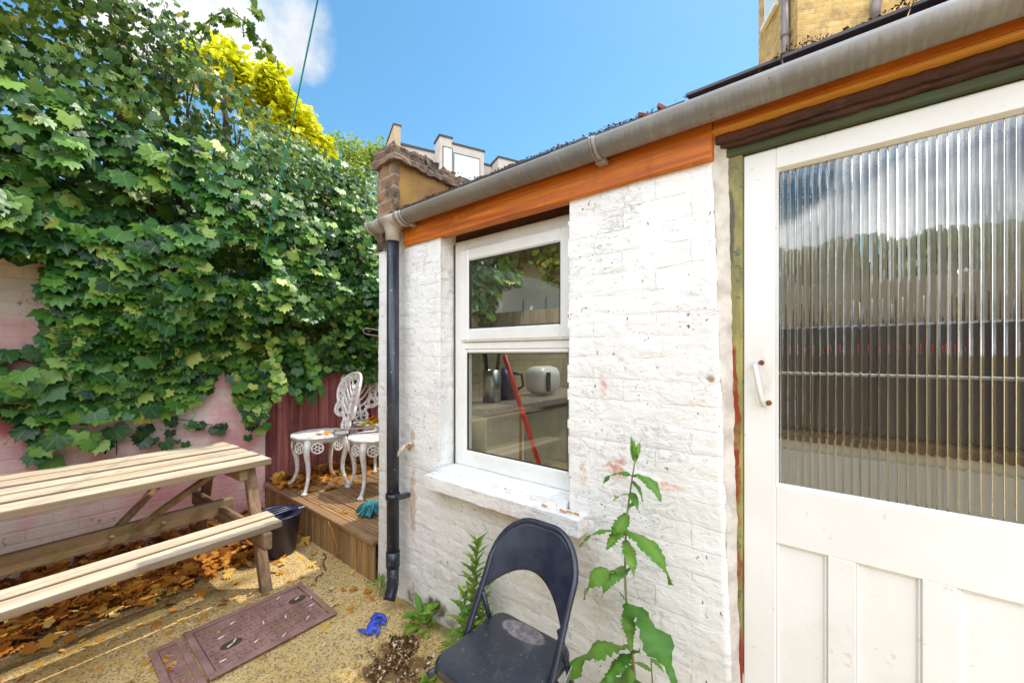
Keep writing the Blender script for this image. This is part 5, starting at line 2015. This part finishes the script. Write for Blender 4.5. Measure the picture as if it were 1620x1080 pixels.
tag(leaf_cloud('deck_leaves', M['litter'], None, IVY, P, T, N, S, K, 3.0), 'dry orange leaves heaped on the deck along the fence', 'leaves', kind='stuff')
P, T, N, S, K = [], [], [], [], []
for i in range(120):
    a, r_ = random.uniform(0, 2 * PI), abs(random.gauss(0, .085))
    drop(2.25 + r_ * math.cos(a), 3.60 + r_ * math.sin(a), .70 + .055 * random.random() * max(0, 1 - r_ / .2), random.uniform(.04, .085), random.gauss(.55, .2))
for i in range(16):
    drop(1.66 + random.gauss(0, .05), 3.42 + random.gauss(0, .05), .702 + random.random() * .012, random.uniform(.03, .06), random.gauss(.7, .15), .3)
tag(leaf_cloud('seat_leaves', M['litter'], None, IVY, P, T, N, S, K, 3.0), 'orange leaves lying on the white chair seats', 'leaves', kind='stuff')
lv = MB()
for i in range(14):
    a = random.uniform(0, 2 * PI)
    blade(lv, (2.12 + random.gauss(0, .03), 3.53 + random.gauss(0, .03), .705), (math.cos(a), math.sin(a), .8), (0, 0, 1), .10, .02, 1.2, 4, random.random())
tag(lv.build('seat_weed', M['bush']), 'green sprig growing among the leaves on the chair seat by the fence', 'plant')

# grit and pebbles
PEB = ([(.5, 0, 0), (-.5, .05, 0), (.05, .42, 0), (-.05, -.4, 0), (0, 0, .32), (0, 0, -.3)], [(0, 2, 4), (2, 1, 4), (1, 3, 4), (3, 0, 4), (2, 0, 5), (1, 2, 5), (3, 1, 5), (0, 3, 5)])
P, T, N, S, K = [], [], [], [], []
for i in range(16000):
    x, y = random.uniform(-.2, 1.34), random.uniform(1.0, 3.0)
    if .49 < x < 1.05 and 2.045 < y < 2.485 and random.random() > .06:
        continue
    if n3(x * 5, y * 5, 3) < random.gauss(-.05, .2):
        continue
    drop(x, y, .003, random.uniform(.0025, .0062) * (1.7 if random.random() < .03 else 1), random.gauss(.55, .25), .6)
tag(leaf_cloud('grit', M['grit'], None, PEB, P, T, N, S, K), 'fine tan grit and small stones scattered over the ground', 'grit', kind='stuff')
P, T, N, S, K = [], [], [], [], []
for i in range(700):
    a, r_ = random.uniform(0, 2 * PI), random.random() ** .6 * .085
    drop(1.14 + r_ * math.cos(a), 1.60 + r_ * math.sin(a), -.022 + random.random() * .012 + .12 * r_ * r_, random.uniform(.008, .022), random.random() ** 1.7, .7)
for i in range(900):
    x, y = random.gauss(1.03, .075), random.gauss(1.50, .085)
    if n3(x * 14, y * 14, 2) < -.05:
        continue
    drop(x, y, .006 + random.random() * .01, random.uniform(.006, .018), random.random() ** 1.5, .7)
tag(leaf_cloud('gully_debris', M['mulch'], None, TRI, P, T, N, S, K), 'brown wood chips and leaf scraps in the gully under the downpipe', 'debris', kind='stuff')


def butt(x, y, z, a, L=.026, r=.0036, tan=False, label=None, group='cigarette ends on the drain cover'):
    mb = MB()
    mb.tube([(-L / 2, 0, r), (0, 0, r * 1.1), (L / 2, 0, r)], r, 8)
    o = mb.build('cigarette_end', M['butt_tan'] if tan else M['butt'])
    o.location = (x, y, z)
    o.rotation_euler.z = a
    return tag(o, label or 'white cigarette end lying on or beside the rusty drain cover', 'cigarette end', group)


for (x, y, a) in ((.70, 2.14, .4), (.86, 2.22, .9), (.77, 2.26, 1.2), (.93, 2.12, .5), (.60, 2.30, .2), (.99, 2.21, .3), (.67, 2.38, .8), (.90, 2.42, 1.0), (1.02, 2.28, .6), (.56, 2.12, .1), (.80, 2.08, .7), (.965, 2.335, .4), (.635, 2.225, .9), (.61, 2.205, .5)):
    butt(x, y, .018, a + random.gauss(0, .2))
for (x, y, a) in ((1.06, 2.13, .3), (.55, 2.75, .9), (.60, 2.76, .2), (.83, 2.62, .7), (.30, 2.72, .4), (.25, 2.70, 1.0), (.90, 1.88, .5), (1.15, 2.3, .3)):
    butt(x, y, .006, a, label='white cigarette end on the open grit ground', group='cigarette ends on the grit')
for (y, a, L) in ((.885, 1.5, .024), (.80, 1.3, .030), (.775, 1.7, .024), (.745, 1.4, .020)):
    butt(1.315 + random.uniform(-.006, .006), y, .788, a, L, .0042, True, 'tan cigarette end lying on the white window sill', 'cigarette ends on the window sill')
for (x, y, L, a, l) in ((1.27, 2.64, .26, 1.15, 'long thin dry twig on the ground in front of the deck'), (1.16, 2.48, .10, .7, 'short dark twig on the grit near the drain cover'), (.34, 2.88, .42, .15, 'dark twig lying in the leaves below the near bench')):
    mb = MB()
    mb.tube(bez([(-L / 2, 0, .008), (-L * .1, .012, .012), (L * .2, -.008, .012), (L / 2, .01, .007)], 4), list(np.linspace(.006, .003, 13)), 6)
    o = mb.build('twig', M['twig'])
    o.location = (x, y, 0)
    o.rotation_euler.z = a
    tag(o, l, 'twig', 'twigs on the ground')
mb = MB()
mb.tube(bez([(1.315, 2.62, .004), (1.33, 2.60, .10), (1.30, 2.66, .26)], 6), .0022, 5)
mb.tube(bez([(1.315, 2.62, .004), (1.28, 2.55, .07), (1.30, 2.46, .12)], 6), .0018, 5)
tag(mb.build('dry_stalk', M['butt_tan']), 'thin dry pale stalk standing in front of the deck riser', 'stalk')

# ================================================================== BUILDINGS BEYOND
# terrace with dormers, running away to the right beyond the parapet
tz = R(114)
UX, UY = math.sin(tz), math.cos(tz)
NXn, NYn = UY, -UX          # towards the viewer
if NYn > 0:
    NXn, NYn = -NXn, -NYn
A0 = Vector((13.7, 18.1, 0))
tr = thing('terraced_house', 'pale terraced house with grey edged dormers seen over the parapet', 'house', tuple(A0))


def tb(mb, s0, s1, d0, d1, z0, z1, tint=.5):
    """box in terrace coordinates: along, out, up"""
    vs = []
    for z in (z0, z1):
        for s, d in ((s0, d0), (s1, d0), (s1, d1), (s0, d1)):
            vs.append((A0.x + UX * s + NXn * d, A0.y + UY * s + NYn * d, max(0, z - .55)))
    mb.add(vs, [(3, 2, 1, 0), (4, 5, 6, 7), (0, 1, 5, 4), (1, 2, 6, 5), (2, 3, 7, 6), (3, 0, 4, 7)], tint)


mb = MB()
tb(mb, -.9, 14, -6, 0, 0, 13.5)
mb.build('wall', M['far_wall'], tr)
mb = MB()
tb(mb, -.95, 14, -6, .06, 13.502, 13.62)
mb.build('parapet_trim', M['zinc'], tr)
mb = MB()
tb(mb, -1.25, -.905, -2.5, .9, 0, 14.02)
mb.build('party_wall', M['far_render'], tr)
mb = MB()
tb(mb, 8.0, 8.25, -2.5, .8, 0, 13.0)
mb.build('party_wall', M['far_render'], tr)
mb = MB()
tb(mb, -1.30, -.86, -2.5, .95, 14.022, 14.09)
mb.build('coping', M['zinc'], tr)
mb = MB()
tb(mb, 7.95, 8.3, -2.5, .85, 13.002, 13.06)
mb.build('coping', M['zinc'], tr)
for (s0, s1, z1, w0, w1, wz) in ((1.20, 1.95, 14.0, 1.36, 1.93, 13.50), (1.955, 3.85, 13.72, 1.99, 3.6, 13.28), (4.8, 6.3, 13.62, 5.15, 6.0, 13.20)):
    mb = MB()
    tb(mb, s0, s1, .002, 1.0, 9, z1)
    dm = mb.build('dormer', M['far_wall'], tr)
    mb = MB()
    tb(mb, s0 - .06, s1 + (.06 if s0 > 1.3 else 0), .002, 1.06, z1 + .002, z1 + .10)
    mb.build('dormer_trim', M['zinc'], dm)
    mb = MB()
    tb(mb, w0, w1, 1.002, 1.02, 10.5, wz)
    wn = mb.build('window', M['zinc'], dm)
    mb = MB()
    tb(mb, w0 + .05, w1 - .05, 1.022, 1.04, 10.5, wz - .07)
    mb.build('pane', M['far_glass'], wn)
mb = MB()
tb(mb, .15, .75, .002, .06, 12.0, 13.0)
wn = mb.build('window', M['upvc'], tr)
mb = MB()
tb(mb, .24, .66, .062, .07, 12.0, 12.9)
mb.build('pane', M['lead'], wn)

# tall yellow stock brick house above the lean-to
bh = thing('brick_house', 'tall yellow stock brick house rising above the lean-to roof', 'house', (6.92, .33, 0), None, False)
OFF[bh] = Vector((0, 0, 0))
bh.rotation_euler.z = R(27.5)
# local axes: +X runs back along the left return, -Y along the face above the door
mb = MB()
mb.box((0, -6, 0), (1.32, 0, 7.7))
mb.build('wall', brick_mat('yellow_stock_brick', (3, 2), (.66, .44, .15), (.46, .285, .085), (.50, .38, .22), (.13, .09, .06), .5, .225, .075, .010), bh)
mb = MB()
mb.tube([(.22, .06, 3), (.22, .06, 7.65)], .055, 14)
for z in (5.2, 6.1):
    mb.tube([(.22, .06, z), (.22, .06, z + .08)], .065, 14)
mb.build('soil_pipe', simple('grey_pipe', (.20, .17, .16), (.14, .12, .12), .5, 8, .05), bh)
wf = MB()
wf.box((.58, .002, 6.93), (1.02, .03, 7.6), .004)
wn = wf.build('window', M['upvc'], bh)
mb = MB()
mb.box((.54, .003, 6.86), (1.06, .075, 6.925), .006)
mb.build('sill', M['upvc'], wn)
mb = MB()
mb.box((.64, .031, 6.99), (.96, .034, 7.54))
mb.build('pane', M['far_glass'], wn)
mb = MB()
mb.tube([(-.07, -.98, 7.65), (-.07, -.98, 6.35), (-.09, -.93, 6.2), (-.16, -.86, 6.10), (-.17, -.85, 5.9)], .055, 12)
mb.build('waste_pipe', bpy.data.materials['grey_pipe'], bh)
mb = MB()
mb.box((-.05, -6, 7.702), (1.40, .06, 7.78), .01)
mb.build('coping', M['zinc'], bh)

# fence and ivy on the far side of the yard (behind the camera's left shoulder, seen in the panes)
lf = thing('side_fence', 'grey board fence mirrored in the upper window pane', 'fence', (-1.45, 1.5, 0))
mb = MB()
y = -1.5
k = 0
while y < 3.85:
    mb.box((-1.45 + (k % 2) * .018, y, .03), (-1.432 + (k % 2) * .018, y + .11, 2.0), .003)
    y += .098
    k += 1
mb.build('board_panel', M['fence_grey'], lf)
mb = MB()
for z in (.4, 1.1, 1.75):
    mb.box((-1.50, -1.5, z), (-1.452, 3.9, z + .08), .003)
mb.build('rail', M['fence_grey'], lf)
nw = MB()
nw.grid(lambda y, z: (-1.85 + n3(y * 3, z * 3) * .01, y, z), list(np.linspace(2.4, 7, 40)), list(np.linspace(0, 3.2, 30)))
nw.box((-2.1, 2.4, 0), (-1.88, 7, 3.2))
tag(nw.build('neighbour_wall', M['wall']), 'pale neighbouring wall above the grey board fence', 'wall')
P, T, N, S, K = [], [], [], [], []
for i in range(5200):
    y = random.uniform(-1.2, 3.9)
    top = 2.35 + .25 * n3(y * 1.3, 4) if y < 2.3 else 3.15 + .25 * n3(y * 1.7, 4)
    low = 1.85 if y < 2.2 else 2.5 + .45 * n3(y * 1.6, 9)
    z = low + (top - low) * random.random() ** .7
    if n3(y * 3, z * 3, 2) < -.2:
        continue
    P.append((-1.66 + random.gauss(0, .08), y, z)); T.append((.3, random.gauss(0, .5), -1)); N.append((1, random.gauss(0, .4), random.gauss(.5, .4)))
    S.append(random.uniform(.07, .13)); K.append(min(1, max(0, random.gauss(.55, .25))))
hv = thing('side_ivy', 'loose green ivy hanging over the grey board fence', 'ivy', (-1.66, 1.5, 0))
leaf_cloud('foliage', M['ivy_small'], hv, IVY, P, T, N, S, K, 1.0)
mb = MB()
for k in range(12):
    y = -1 + k * .4
    mb.tube([(-1.64, y, 0), (-1.64, y + .1, 1.2), (-1.65, y + .05, 2.2)], [.02, .016, .008], 6)
mb.build('stems', M['bark'], hv)
